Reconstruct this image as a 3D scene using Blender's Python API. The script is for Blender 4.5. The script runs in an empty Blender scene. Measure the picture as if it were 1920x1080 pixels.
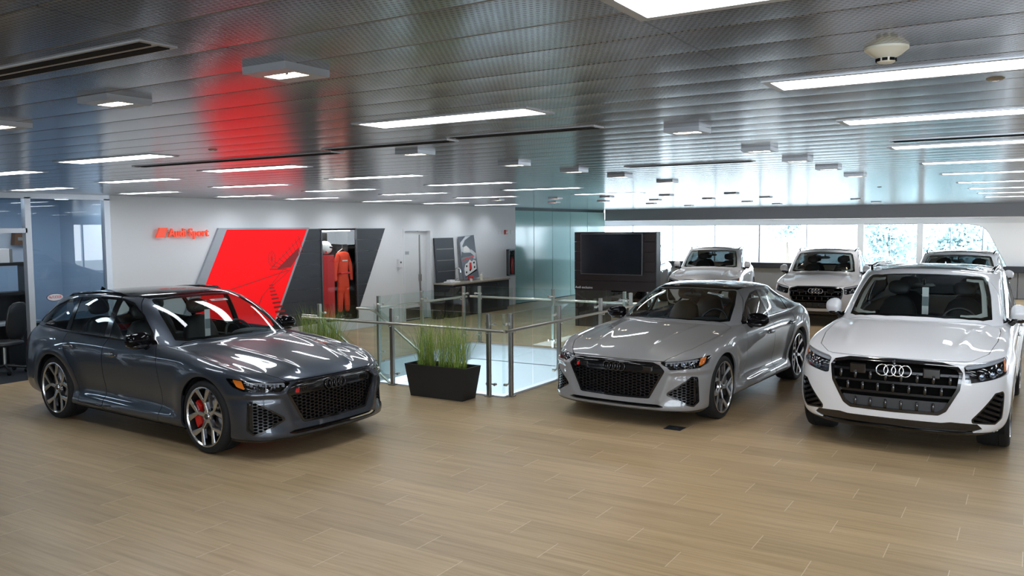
import bpy, bmesh, math, random
import numpy as np
from mathutils import Vector, Matrix
from mathutils.bvhtree import BVHTree

SC = bpy.context.scene
COL = SC.collection
random.seed(7); RNG = np.random.default_rng(7)
PI = math.pi

# ------------------------------------------------------------------ camera, world, exposure
CAM_F, CAM_H, CAM_P, CAM_R, CAM_Y = 1569.75, 2.2785, 0.072780, -0.006839, 0.558027
_fw = Vector((-math.sin(CAM_Y)*math.cos(CAM_P), math.cos(CAM_Y)*math.cos(CAM_P), -math.sin(CAM_P)))
_rt = Vector((math.cos(CAM_Y), math.sin(CAM_Y), 0.0)); _up = _rt.cross(_fw)
_c, _s = math.cos(CAM_R), math.sin(CAM_R)
_rt, _up = _c*_rt + _s*_up, _c*_up - _s*_rt
cam_data = bpy.data.cameras.new('camera'); cam = bpy.data.objects.new('camera', cam_data); COL.objects.link(cam)
cam.matrix_world = Matrix(((_rt.x, _up.x, -_fw.x, 0), (_rt.y, _up.y, -_fw.y, 0), (_rt.z, _up.z, -_fw.z, CAM_H), (0, 0, 0, 1)))
cam_data.sensor_width = 36.0; cam_data.lens = CAM_F*36.0/1920.0
cam_data.clip_start = 0.05; cam_data.clip_end = 400
SC.camera = cam

wd = bpy.data.worlds.new('daylight'); SC.world = wd; wd.use_nodes = True
_nt = wd.node_tree; _bg = _nt.nodes['Background']
_bg.inputs[0].default_value = (0.80, 0.90, 1.0, 1); _bg.inputs[1].default_value = 9.0

SC.view_settings.view_transform = 'Standard'; SC.view_settings.look = 'None'
SC.view_settings.gamma = 1.0; SC.view_settings.use_curve_mapping = False
SC.view_settings.exposure = 0.44
SC.cycles.max_bounces = 8; SC.cycles.transparent_max_bounces = 24; SC.cycles.glossy_bounces = 5
SC.cycles.diffuse_bounces = 4
SC.cycles.sample_clamp_indirect = 6.0; SC.cycles.caustics_reflective = False; SC.cycles.caustics_refractive = False
SC.cycles.use_denoising = True

# ------------------------------------------------------------------ materials
MATS = {}
def pm(name, col, rough=0.5, metal=0.0, coat=0.0, coat_rough=0.03, emit=None, estr=0.0, spec=0.5):
    m = bpy.data.materials.new(name); m.use_nodes = True; b = m.node_tree.nodes['Principled BSDF']
    b.inputs['Base Color'].default_value = (*col, 1); b.inputs['Roughness'].default_value = rough
    b.inputs['Metallic'].default_value = metal; b.inputs['Coat Weight'].default_value = coat
    b.inputs['Coat Roughness'].default_value = coat_rough; b.inputs['Specular IOR Level'].default_value = spec
    if emit: b.inputs['Emission Color'].default_value = (*emit, 1); b.inputs['Emission Strength'].default_value = estr
    MATS[name] = m; return m
class NT:
    """small helper for node trees"""
    def __init__(s, m): s.t = m.node_tree; s.n = s.t.nodes; s.l = s.t.links
    def node(s, typ, **kw):
        n = s.n.new(typ)
        for k, v in kw.items(): setattr(n, k, v)
        return n
    def put(s, inp, v):
        if hasattr(v, 'is_linked') or hasattr(v, 'links'): s.l.new(v, inp)
        else: inp.default_value = v
    def math(s, op, a, b=0.0, c=0.0):
        n = s.node('ShaderNodeMath', operation=op)
        for i, v in enumerate((a, b, c)): s.put(n.inputs[i], v)
        return n.outputs[0]
    def mix(s, f, a, b, blend='MIX'):
        n = s.node('ShaderNodeMix', data_type='RGBA', blend_type=blend)
        s.put(n.inputs[0], f); s.put(n.inputs[6], a); s.put(n.inputs[7], b); return n.outputs[2]
    def ramp(s, f, stops):
        n = s.node('ShaderNodeValToRGB'); e = n.color_ramp.elements
        while len(e) < len(stops): e.new(0.5)
        for k, (p, c) in enumerate(stops): e[k].position = p; e[k].color = (*c, 1) if len(c) == 3 else c
        s.put(n.inputs[0], f); return n.outputs[0]
def glass_mat(name, tint, rough=0.0, ior=1.5, extra=0.0):
    """thin pane: Fresnel mirror over a tinted see-through sheet"""
    m = bpy.data.materials.new(name); m.use_nodes = True; q = NT(m)
    q.n.remove(q.n['Principled BSDF']); out = q.n['Material Output']
    tr = q.node('ShaderNodeBsdfTransparent'); tr.inputs[0].default_value = (*tint, 1)
    gl = q.node('ShaderNodeBsdfAnisotropic'); gl.inputs['Color'].default_value = (1, 1, 1, 1); gl.inputs['Roughness'].default_value = rough
    lw = q.node('ShaderNodeFresnel'); lw.inputs[0].default_value = ior
    geo = q.node('ShaderNodeNewGeometry')
    f = q.math('ADD', lw.outputs[0], extra)
    f = q.math('MULTIPLY', f, q.math('SUBTRACT', 1.0, geo.outputs['Backfacing']))
    mx = q.node('ShaderNodeMixShader'); q.put(mx.inputs[0], f); q.l.new(tr.outputs[0], mx.inputs[1]); q.l.new(gl.outputs[0], mx.inputs[2])
    q.l.new(mx.outputs[0], out.inputs[0]); MATS[name] = m; return m

# ------------------------------------------------------------------ object helpers
def tag(o, label=None, cat=None, group=None, kind=None):
    if label: o['label'] = label
    if cat: o['category'] = cat
    if group: o['group'] = group
    if kind: o['kind'] = kind
    return o
def empty(name, loc=(0, 0, 0), rz=0.0, label=None, cat=None, group=None):
    o = bpy.data.objects.new(name, None); COL.objects.link(o); o.location = loc; o.rotation_euler = (0, 0, rz)
    o.empty_display_size = 0.1
    return tag(o, label, cat, group)
def copy_tree(o, parent=None):
    c = o.copy(); COL.objects.link(c)
    if parent is not None: c.parent = parent
    for ch in list(o.children): copy_tree(ch, c)
    return c
def mk(name, V, F, mat, parent=None, smooth=False, N=None, mi=None):
    """V (n,3), F list of faces or (m,3) array -> one mesh object"""
    me = bpy.data.meshes.new(name)
    V = np.asarray(V, float)
    me.from_pydata(V.tolist(), [], F.tolist() if isinstance(F, np.ndarray) else F)
    mats = mat if isinstance(mat, (list, tuple)) else [mat]
    for m in mats: me.materials.append(MATS[m] if isinstance(m, str) else m)
    if mi is not None: me.polygons.foreach_set('material_index', np.asarray(mi, np.int32))
    me.update()
    if smooth: me.polygons.foreach_set('use_smooth', [True]*len(me.polygons))
    if N is not None:
        me.normals_split_custom_set_from_vertices(np.asarray(N, float).tolist())
    o = bpy.data.objects.new(name, me); COL.objects.link(o)
    if parent is not None: o.parent = parent
    return o
class MB:
    """collects shapes, then builds ONE mesh object"""
    def __init__(s): s.V = []; s.F = []; s.n = 0
    def add(s, V, F):
        s.V.append(np.asarray(V, float).reshape(-1, 3)); s.F += [[int(i)+s.n for i in f] for f in F]; s.n += len(s.V[-1]); return s
    def box(s, lo, hi, bev=0.0, M=None):
        x0, y0, z0 = lo; x1, y1, z1 = hi; b = min(bev, .45*min(abs(x1-x0), abs(y1-y0), abs(z1-z0)))
        if b <= 0:
            V = [(x, y, z) for x in (x0, x1) for y in (y0, y1) for z in (z0, z1)]
            F = [(0, 1, 3, 2), (4, 6, 7, 5), (0, 4, 5, 1), (2, 3, 7, 6), (0, 2, 6, 4), (1, 5, 7, 3)]
        else:
            bm = bmesh.new(); bmesh.ops.create_cube(bm, size=1.0)
            for v in bm.verts: v.co = Vector(((x0+x1)/2+v.co.x*(x1-x0), (y0+y1)/2+v.co.y*(y1-y0), (z0+z1)/2+v.co.z*(z1-z0)))
            bmesh.ops.bevel(bm, geom=bm.edges[:], offset=b, segments=2, profile=0.5, affect='EDGES')
            bm.verts.index_update(); V = [tuple(v.co) for v in bm.verts]; F = [[v.index for v in f.verts] for f in bm.faces]; bm.free()
        V = np.array(V, float)
        if M is not None: V = V @ np.array(M.to_3x3()).T + np.array(M.translation)
        return s.add(V, F)
    def tube(s, pts, r, seg=10, cap=True):
        P = [Vector(p) for p in pts]; n = len(P); rr = r if isinstance(r, (list, tuple)) else [r]*n
        V = []; prev = None
        for i in range(n):
            t = (P[min(i+1, n-1)]-P[max(i-1, 0)]).normalized()
            if prev is None:
                a = Vector((0, 0, 1)) if abs(t.z) < .9 else Vector((1, 0, 0)); u = t.cross(a).normalized()
            else: u = (prev-t*prev.dot(t)).normalized()
            prev = u; w = t.cross(u)
            V += [P[i]+rr[i]*(math.cos(2*PI*k/seg)*u+math.sin(2*PI*k/seg)*w) for k in range(seg)]
        F = [(i*seg+k, i*seg+(k+1) % seg, (i+1)*seg+(k+1) % seg, (i+1)*seg+k) for i in range(n-1) for k in range(seg)]
        if cap: F += [tuple(range(seg))[::-1], tuple((n-1)*seg+k for k in range(seg))]
        return s.add([tuple(v) for v in V], F)
    def lathe(s, prof, seg=32, M=None, closed=False):
        """profile [(r, h)] round z, then M"""
        n = len(prof); V = []
        for r, h in prof: V += [(r*math.cos(2*PI*k/seg), r*math.sin(2*PI*k/seg), h) for k in range(seg)]
        F = [(i*seg+k, i*seg+(k+1) % seg, (i+1)*seg+(k+1) % seg, (i+1)*seg+k) for i in range(n-1) for k in range(seg)]
        if closed: F += [((n-1)*seg+k, (n-1)*seg+(k+1) % seg, (k+1) % seg, k) for k in range(seg)]
        V = np.array(V)
        if M is not None: V = V @ np.array(M.to_3x3()).T + np.array(M.translation)
        return s.add(V, F)
    def prism(s, poly, axis, a, b):
        """2D polygon extruded along axis ('x': poly=(y,z); 'y': (x,z); 'z': (x,y))"""
        n = len(poly)
        f = {'x': lambda p, t: (t, p[0], p[1]), 'y': lambda p, t: (p[0], t, p[1]), 'z': lambda p, t: (p[0], p[1], t)}[axis]
        V = [f(p, a) for p in poly]+[f(p, b) for p in poly]
        F = [tuple(range(n))[::-1], tuple(range(n, 2*n))]+[(i, (i+1) % n, n+(i+1) % n, n+i) for i in range(n)]
        return s.add(V, F)
    def build(s, name, mat, parent=None, smooth=False):
        o = mk(name, np.concatenate(s.V), s.F, mat, parent, smooth=False)
        bm = bmesh.new(); bm.from_mesh(o.data); bmesh.ops.recalc_face_normals(bm, faces=bm.faces); bm.to_mesh(o.data); bm.free()
        if smooth:
            o.data.polygons.foreach_set('use_smooth', [True]*len(o.data.polygons))
            try: o.data.set_sharp_from_angle(angle=math.radians(smooth if smooth is not True else 40))
            except Exception: pass
        return o
def text_mesh(name, body, size, depth, mat, parent=None, align='CENTER', shear=0.0, bold=0.0):
    cu = bpy.data.curves.new(name, 'FONT'); cu.body = body; cu.size = size; cu.extrude = depth; cu.align_x = align; cu.align_y = 'CENTER'
    cu.shear = shear; cu.offset = bold; cu.resolution_u = 4
    t = bpy.data.objects.new(name+'_t', cu); COL.objects.link(t)
    dg = bpy.context.evaluated_depsgraph_get(); me = bpy.data.meshes.new_from_object(t.evaluated_get(dg))
    bpy.data.objects.remove(t); bpy.data.curves.remove(cu)
    me.name = name; me.materials.clear(); me.materials.append(MATS[mat])
    o = bpy.data.objects.new(name, me); COL.objects.link(o)
    if parent is not None: o.parent = parent
    return o
# ------------------------------------------------------------------ shared materials for the cars
def flake_paint(name, col, metal, rough, coat=1.0):
    m = pm(name, col, rough, metal, coat, 0.02); q = NT(m); b = q.n['Principled BSDF']
    tc = q.node('ShaderNodeTexCoord'); nz = q.node('ShaderNodeTexNoise'); nz.inputs['Scale'].default_value = 900.0
    q.l.new(tc.outputs['Object'], nz.inputs['Vector'])
    c = q.mix(nz.outputs[0], tuple(x*0.88 for x in col)+(1,), tuple(min(1, x*1.12) for x in col)+(1,))
    q.l.new(c, b.inputs['Base Color']); return m
flake_paint('paint_graphite', (0.044, 0.054, 0.074), 0.65, 0.36)
flake_paint('paint_grey', (0.215, 0.215, 0.225), 0.0, 0.45)
flake_paint('paint_white', (0.78, 0.79, 0.83), 0.0, 0.4)
flake_paint('paint_navy', (0.012, 0.014, 0.022), 0.3, 0.3)
pm('gloss_black', (0.006, 0.006, 0.007), 0.12, 0, 0.6)
pm('handle_sheen', (0.34, 0.35, 0.37), 0.22, 1.0)  # handles are body colour; their bright reflection is put into this material
pm('roof_black', (0.004, 0.004, 0.005), 0.06, 0, 0, spec=0.22)
pm('satin_black', (0.012, 0.012, 0.013), 0.38)
pm('matt_black', (0.006, 0.006, 0.006), 0.8, spec=0.2)
pm('grille_black', (0.010, 0.010, 0.012), 0.22, spec=0.35)
pm('grille_plate', (0.05, 0.055, 0.062), 0.4)
pm('grille_back', (0.003, 0.003, 0.003), 0.9, spec=0.1)
pm('tyre_rubber', (0.013, 0.013, 0.014), 0.72, spec=0.3)
pm('rim_silver', (0.62, 0.63, 0.65), 0.22, 1.0)
pm('rim_dark', (0.012, 0.012, 0.013), 0.28, 0.2)
pm('disc_steel', (0.20, 0.20, 0.21), 0.35, 1.0)
pm('caliper_red', (0.62, 0.012, 0.008), 0.3, 0, 0.5)
pm('caliper_dark', (0.03, 0.03, 0.03), 0.4)
pm('chrome', (0.75, 0.76, 0.78), 0.08, 1.0)
pm('seat_leather', (0.03, 0.03, 0.032), 0.5)
pm('seat_tan', (0.10, 0.055, 0.03), 0.5)
pm('interior_dark', (0.018, 0.018, 0.02), 0.6)
pm('interior_light', (0.42, 0.41, 0.39), 0.7)
pm('lamp_amber', (0.9, 0.22, 0.02), 0.25)
pm('lamp_red', (0.5, 0.01, 0.01), 0.2)
pm('badge_red', (0.7, 0.02, 0.02), 0.3)
pm('lamp_chrome', (0.16, 0.17, 0.19), 0.15, 1.0)
pm('lamp_strip', (0.42, 0.44, 0.47), 0.3)
pm('tag_white', (0.8, 0.8, 0.8), 0.6)
pm('tag_grey', (0.22, 0.25, 0.27), 0.6)
glass_mat('car_glass', (0.74, 0.81, 0.81), 0.0, 1.5)
glass_mat('car_glass_dark', (0.50, 0.57, 0.59), 0.0, 1.52)
glass_mat('lamp_glass', (0.85, 0.87, 0.9), 0.0, 1.5)
glass_mat('privacy_glass', (0.05, 0.06, 0.065), 0.0, 1.52)
# ------------------------------------------------------------------ the room (X along the planks, Y towards the far windows, z = 0 the floor)
CZ = 2.84                       # ceiling
WX = -12.95                     # white wall
BY = 27.0                       # front face of the grey beam before the far windows
GY = 29.5                       # far window wall
VX0, VX1, VY0, VY1 = -9.45, -5.98, 9.36, 13.56     # stair opening

def floor_material():
    m = pm('oak_tile', (.4, .3, .2), .36, spec=.4); q = NT(m); b = q.n['Principled BSDF']
    geo = q.node('ShaderNodeNewGeometry'); sp = q.node('ShaderNodeSeparateXYZ'); q.l.new(geo.outputs['Position'], sp.inputs[0])
    H, L = .305, 1.22
    row = q.math('FLOOR', q.math('DIVIDE', q.math('ADD', sp.outputs[1], .02), H))
    xs = q.math('ADD', sp.outputs[0], q.math('MULTIPLY', row, L/3)); col = q.math('FLOOR', q.math('DIVIDE', xs, L))
    fx = q.math('SUBTRACT', q.math('DIVIDE', xs, L), col); fy = q.math('SUBTRACT', q.math('DIVIDE', q.math('ADD', sp.outputs[1], .02), H), row)
    ex = q.math('MULTIPLY', q.math('MINIMUM', fx, q.math('SUBTRACT', 1.0, fx)), L); ey = q.math('MULTIPLY', q.math('MINIMUM', fy, q.math('SUBTRACT', 1.0, fy)), H)
    jx = q.math('LESS_THAN', ex, .003); jy = q.math('LESS_THAN', ey, .0018)
    cb = q.node('ShaderNodeCombineXYZ'); q.put(cb.inputs[0], col); q.put(cb.inputs[1], row)
    wn = q.node('ShaderNodeTexWhiteNoise', noise_dimensions='3D'); q.l.new(cb.outputs[0], wn.inputs['Vector'])
    v = q.node('ShaderNodeCombineXYZ'); q.put(v.inputs[0], q.math('ADD', q.math('MULTIPLY', sp.outputs[0], .9), q.math('MULTIPLY', wn.outputs[0], 40.0))); q.put(v.inputs[1], q.math('MULTIPLY', sp.outputs[1], 22.0)); q.put(v.inputs[2], q.math('MULTIPLY', row, 3.1))
    n1 = q.node('ShaderNodeTexNoise'); n1.inputs['Scale'].default_value = 1.6; n1.inputs['Detail'].default_value = 6.0; n1.inputs['Roughness'].default_value = .62; q.l.new(v.outputs[0], n1.inputs['Vector'])
    n2 = q.node('ShaderNodeTexNoise'); n2.inputs['Scale'].default_value = .7; n2.inputs['Detail'].default_value = 3.0; q.l.new(v.outputs[0], n2.inputs['Vector'])
    base = q.ramp(q.math('ADD', q.math('MULTIPLY', n1.outputs[0], .65), q.math('MULTIPLY', n2.outputs[0], .35)), [(.30, (.31, .215, .112)), (.5, (.435, .315, .180)), (.72, (.53, .405, .250))])
    tone = q.math('ADD', .90, q.math('MULTIPLY', wn.outputs[0], .18)); tc = q.node('ShaderNodeCombineXYZ')
    for i in range(3): q.put(tc.inputs[i], tone)
    base = q.mix(1.0, base, tc.outputs[0], 'MULTIPLY')
    base = q.mix(q.math('MULTIPLY', jx, .55), base, (.80, .70, .56, 1)); base = q.mix(q.math('MULTIPLY', jy, .6), base, (.26, .18, .11, 1))
    q.l.new(base, b.inputs['Base Color'])
    q.put(b.inputs['Roughness'], q.math('ADD', .30, q.math('MULTIPLY', n1.outputs[0], .14)))
    bp = q.node('ShaderNodeBump'); bp.inputs['Strength'].default_value = .12; bp.inputs['Distance'].default_value = .002
    q.put(bp.inputs['Height'], q.math('SUBTRACT', n1.outputs[0], q.math('MAXIMUM', jx, jy))); q.l.new(bp.outputs[0], b.inputs['Normal'])
    return m
floor_material()
def ceiling_material():
    m = pm('ceiling_metal', (.32, .335, .365), .18, .85); q = NT(m); b = q.n['Principled BSDF']
    geo = q.node('ShaderNodeNewGeometry'); sp = q.node('ShaderNodeSeparateXYZ'); q.l.new(geo.outputs['Position'], sp.inputs[0])
    p = .020                                                   # rows of punched holes
    row = q.math('FLOOR', q.math('DIVIDE', sp.outputs[1], p*.866)); xs = q.math('ADD', sp.outputs[0], q.math('MULTIPLY', row, p*.5))
    fx = q.math('SUBTRACT', q.math('FRACT', q.math('DIVIDE', xs, p)), .5); fy = q.math('MULTIPLY', q.math('SUBTRACT', q.math('FRACT', q.math('DIVIDE', sp.outputs[1], p*.866)), .5), .866)
    r = q.math('SQRT', q.math('ADD', q.math('MULTIPLY', fx, fx), q.math('MULTIPLY', fy, fy)))
    hole = q.math('LESS_THAN', r, .27)
    sx = q.math('MULTIPLY', q.math('ABSOLUTE', q.math('SUBTRACT', q.math('FRACT', q.math('DIVIDE', q.math('ADD', sp.outputs[0], .93), 1.22)), .5)), 1.22)
    seam = q.math('GREATER_THAN', sx, .606)
    c = q.mix(q.math('MULTIPLY', hole, .80), (.32, .335, .365, 1), (.02, .02, .02, 1)); c = q.mix(q.math('MULTIPLY', seam, .7), c, (.05, .05, .05, 1))
    q.l.new(c, b.inputs['Base Color']); return m
ceiling_material()
pm('wall_paint', (.70, .72, .75), .6); pm('wall_grey', (.16, .17, .19), .55); pm('beam_grey', (.38, .39, .42), .5); pm('soffit_white', (.85, .86, .88), .6)
pm('sill_dark', (.018, .02, .026), .35); pm('panel_grey', (.24, .24, .25), .5); pm('carpet', (.035, .037, .042), .95, spec=.1); pm('void_white', (.44, .47, .50), .6)
pm('alu', (.46, .48, .52), .35, .7); pm('alu_dark', (.10, .11, .12), .4, .6); pm('steel', (.50, .48, .44), .28, 1.0); pm('steel_dark', (.34, .33, .31), .34, 1.0)
pm('tile_grey', (.3, .3, .3), .5); pm('outside_ground', (.35, .37, .36), .9); pm('office_wall', (.48, .56, .67), .7)
glass_mat('window_glass', (.93, .96, .97), 0, 1.45); glass_mat('rail_glass', (.92, .965, .955), 0, 1.5, .0); glass_mat('partition_glass', (.78, .87, .94), 0, 1.45, .02); glass_mat('showcase_glass', (.94, .96, .96), 0, 1.35)
m = pm('teal_glass', (.40, .68, .70), .10, 0, .25, .05, spec=.3); pm('joint_dark', (.03, .07, .08), .5)
pm('lamp_panel', (.9, .9, .9), .5, emit=(.90, .955, 1.0), estr=13.0); pm('lamp_disc', (.9, .9, .9), .5, emit=(1.0, .84, .62), estr=25.0); pm('led_frame', (.42, .43, .45), .35, .5); pm('slot_black', (.004, .004, .005), .7, spec=.1)

def struct(name, mb, mat, smooth=False, parent=None):
    o = mb.build(name, mat, parent, smooth)
    if parent is None: o['kind'] = 'structure'
    return o
# floor: four slabs round the opening, one mesh; carpet in the glazed office
FX0, FX1, FY0, FY1 = WX, 9.0, -7.0, GY+.25
b = MB()
b.box((FX0, FY0, -.30), (FX1, VY0, 0)); b.box((FX0, VY1, -.30), (FX1, FY1, 0)); b.box((FX0, VY0, -.30), (VX0, VY1, 0)); b.box((VX1, VY0, -.30), (FX1, VY1, 0))
struct('floor', b, 'oak_tile')
struct('floor_carpet', MB().box((-19, -7, -.30), (WX, GY, .002)), 'carpet')
b = MB()                                                      # white faces of the opening, open to a lit storey below on the near and left sides
b.box((VX0-4, VY1-.014, -3.6), (VX1+.5, VY1+.1, -.31)); b.box((VX0, VY1-.014, -.32), (VX1, VY1-.003, -.02)); b.box((VX1-.014, VY0-.1, -3.6), (VX1+.1, VY1, -.31)); b.box((VX1-.014, VY0, -.32), (VX1-.003, VY1, -.02)); b.box((VX0+.003, VY0, -.34), (VX0+.014, VY1, -.02)); b.box((VX0, VY0+.003, -.34), (VX1, VY0+.014, -.02))
struct('wall_stairwell', b, 'void_white')
struct('floor_lower', MB().box((-18, 2, -3.7), (VX1+.5, VY1+.5, -3.6)), 'void_white')
struct('ceiling_lower', MB().box((-18, 2, -.36), (VX0-.1, VY1, -.33)).box((VX0-.1, 2, -.36), (VX1+.1, VY0-.1, -.33)), 'soffit_white')
# white nosing strip round the opening
b = MB(); b.box((VX0-.05, VY0-.05, -.02), (VX1+.05, VY0+.012, .006)); b.box((VX0-.05, VY1-.012, -.02), (VX1+.05, VY1+.05, .006)); b.box((VX1-.012, VY0, -.02), (VX1+.05, VY1, .006)); b.box((VX0-.05, VY0+1.6, -.02), (VX0+.012, VY1, .006))
struct('trim_1', b, 'tile_grey')
# ceiling: planks along X, lightly dished, with open joints
b = MB(); P = .2925; y = -7.0; prof = []
while y < BY+.02:
    for u, dz in ((.000, .003), (.007, .003), (.009, 0), (.12, -.0006), (.35, -.0012), (.65, -.0012), (.88, -.0006), (.995, 0)): prof.append((y+u*P if u > .05 else y+u, CZ+dz))
    y += P
V = [(x, yy, z) for x in (-19.0, 9.0) for yy, z in prof]; n = len(prof)
b.add(V, [(i, i+1, n+i+1, n+i) for i in range(n-1)]); ceil = struct('ceiling', b, 'ceiling_metal', smooth=30)
struct('ceiling_slab', MB().box((-19, -7, CZ+.10), (9, GY+.3, CZ+.3)), 'wall_grey')
struct('ceiling_soffit', MB().box((-15, BY+.3, 2.47), (9, GY+.2, 2.52)), 'soffit_white')
struct('wall_beam', MB().box((WX, BY, 2.475), (9, BY+.3, CZ+.1), .005), 'beam_grey')
# white wall with the niche of the showcase and the door opening
NY0, NY1, NZ0, NZ1 = 13.02, 14.10, .27, 2.24; DY0, DY1, DZ = 15.84, 16.86, 2.20; WT = WX-.22
b = MB()
for lo, hi in (((8.25, 0), (NY0, CZ)), ((NY0, 0), (NY1, NZ0)), ((NY0, NZ1), (NY1, CZ)), ((NY1, 0), (DY0, CZ)), ((DY0, DZ), (DY1, CZ)), ((DY1, 0), (20.95, CZ))): b.box((WT, lo[0], lo[1]), (WX, hi[0], hi[1]+.05 if hi[1] == CZ else hi[1]))
struct('wall_left', b, 'wall_paint')
b = MB(); b.box((WX-.62, NY0-.03, NZ0-.03), (WX-.58, NY1+.03, NZ1+.03)); b.box((WX-.6, NY0-.03, NZ0-.03), (WX-.0, NY0, NZ1+.03)); b.box((WX-.6, NY1, NZ0-.03), (WX, NY1+.03, NZ1+.03)); b.box((WX-.6, NY0, NZ0-.03), (WX, NY1, NZ0)); b.box((WX-.6, NY0, NZ1), (WX, NY1, NZ1+.03)); struct('wall_niche', b, 'satin_black')
b = MB(); b.box((WX-1.6, DY0-.3, 0), (WX-1.5, DY1+.6, CZ)); struct('wall_passage', b, 'wall_paint')
# teal glass wall; glow of the lit room behind is put into its colour
b = MB(); tys = [20.95, 22.03, 23.19, 24.38, 25.62, 27.0]
tw = bpy.data.objects.new('wall_teal', None); COL.objects.link(tw); tw['kind'] = 'structure'
for y0, y1 in zip(tys, tys[1:]): struct('glass_panel', MB().box((WX-.03, y0+.012, .02), (WX, y1-.012, 2.76), .003), 'teal_glass', parent=tw)
struct('glass_joint', MB().box((WX-.05, 20.95, 0), (WX-.03, 27.0, CZ)), 'joint_dark', parent=tw)
struct('wall_corner', MB().box((WX-1.4, 27.0, 0), (WX-1.3, GY, 2.5)).box((WX-1.4, 26.95, 0), (WX-.03, 27.0, CZ)), 'wall_paint')
# far wall: sill wall, ledge, window head, and the rounded end of the glazing
struct('wall_back', MB().box((-14.5, GY, 0), (9, GY+.2, .99)).box((-14.5, GY, 2.30), (9, GY+.2, 2.5)), 'wall_paint')
edge = [(-1.95, 2.30), (-1.72, 2.275), (-1.5, 2.235), (-1.36, 2.18), (-1.26, 2.09), (-1.17, 1.95), (-.93, 1.46), (-.70, .99)]
b = MB(); b.prism([(x, z) for x, z in edge]+[(1.2, .99), (1.2, 2.30)], 'y', GY, GY+.2); struct('wall_back_end', b, 'soffit_white')
struct('trim_sill', MB().box((-14.3, GY-.22, .80), (9, GY, .99), .008), 'sill_dark')
b = MB()
for i in range(20): x = -14.2+i*1.15; b.box((x+.012, GY-.10, .02), (x+1.138, GY-.02, .79), .004)
struct('trim_panelling', b, 'panel_grey')
wb = bpy.data.objects.new('window_1', None); COL.objects.link(wb); wb['kind'] = 'structure'
b = MB(); b.box((-14.4, GY+.02, 2.275), (-1.9, GY+.09, 2.30))
for (x0, z0), (x1, z1) in zip(edge, edge[1:]): b.tube([(x0, GY+.05, z0), (x1, GY+.05, z1)], .02, 6)
for x, w in ((-13.0, .03), (-11.4, .03), (-9.8, .03), (-8.2, .05), (-6.6, .03), (-2.24, .022), (-1.36, .03), (-3.98, .012)): b.box((x-w/2, GY+.03, .99), (x+w/2, GY+.09, 2.29 if x < -1.9 else 2.19))
struct('window_frame', b, 'alu', parent=wb)
b = MB(); b.box((-4.98, GY+.01, .99), (-4.78, GY+.15, 2.3)); b.box((-3.2, GY+.01, .99), (-3.02, GY+.15, 2.3)); struct('window_post', b, 'soffit_white', parent=wb)
struct('window_glass', MB().box((-14.4, GY+.10, .99), (-.7, GY+.105, 2.3)), 'window_glass', parent=wb)
# right-hand wall, rear wall: tall window bands (mostly behind and beside the camera)
b = MB(); b.box((9, -7, 0), (9.2, GY+.2, .5)); b.box((9, -7, 2.5), (9.2, GY+.2, CZ+.1)); b.box((9, -7, .5), (9.2, -5, 2.5)); b.box((9, -1, .5), (9.2, 20.6, 2.5)); struct('wall_right', b, 'wall_paint')
b = MB()
for y in (21, 23, 25, 27): b.box((9.03, y-.04, .5), (9.12, y+.04, 2.5))
struct('window_2', b, 'alu')
b = MB(); b.box((-19, -7.2, 0), (9.2, -7, .5)); b.box((-19, -7.2, 2.5), (9.2, -7, CZ+.1)); b.box((-19, -7.2, .5), (-3, -7, 2.5)); struct('wall_front', b, 'wall_paint')
b = MB()
for x in range(-3, 10, 2): b.box((x-.04, -7.15, .5), (x+.04, -7.05, 2.5))
struct('window_3', b, 'alu')
# glazed office on the left
b = MB(); b.box((-19.2, -7, 0), (-19, 27.2, CZ+.1)); struct('wall_office', b, 'office_wall')
b = MB(); b.box((-16.2, 9.2, 0), (WX-.22, 9.3, CZ)); b.box((-16.2, 5.0, 0), (-16.1, 9.3, CZ)); struct('wall_office_rear', b, 'office_wall')
b = MB()
for y, w in ((8.20, .10), (6.92, .09), (5.3, .08), (3.2, .08), (1.0, .08)): b.box((WX-.10, y-w/2, 0), (WX, y+w/2, 2.78))
b.box((WX-.10, -7, 2.76), (WX, 8.25, CZ+.02)); b.box((WX-.10, 4.9, 2.24), (WX, 6.9, 2.31))
struct('window_4', b, 'alu')
struct('window_5', MB().box((WX-.06, 6.96, .02), (WX-.05, 8.15, 2.76)), 'partition_glass')
struct('window_6', MB().box((WX-.06, 5.34, 2.31), (WX-.05, 6.88, 2.76)).box((WX-.06, 1.04, .02), (WX-.05, 5.26, 2.76)), 'partition_glass')
# outdoors
struct('ground', MB().box((-150, GY+3, -4.6), (150, 260, -4.4)), 'outside_ground')
# ------------------------------------------------------------------ car body: one smooth master surface per model, panels cut out of it
def _row(front, xs, ys, zs, rear):
    f = lambda a: [a]*8 if not isinstance(a, (list, tuple)) else list(a)
    return np.array(list(front)+[(x, y, z) for x, y, z in zip(f(xs), f(ys), f(zs))]+list(rear), float)
def _front(xs, ys, zs):
    return list(zip(xs, ys, zs if isinstance(zs, (list, tuple)) else [zs]*6))

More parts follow.
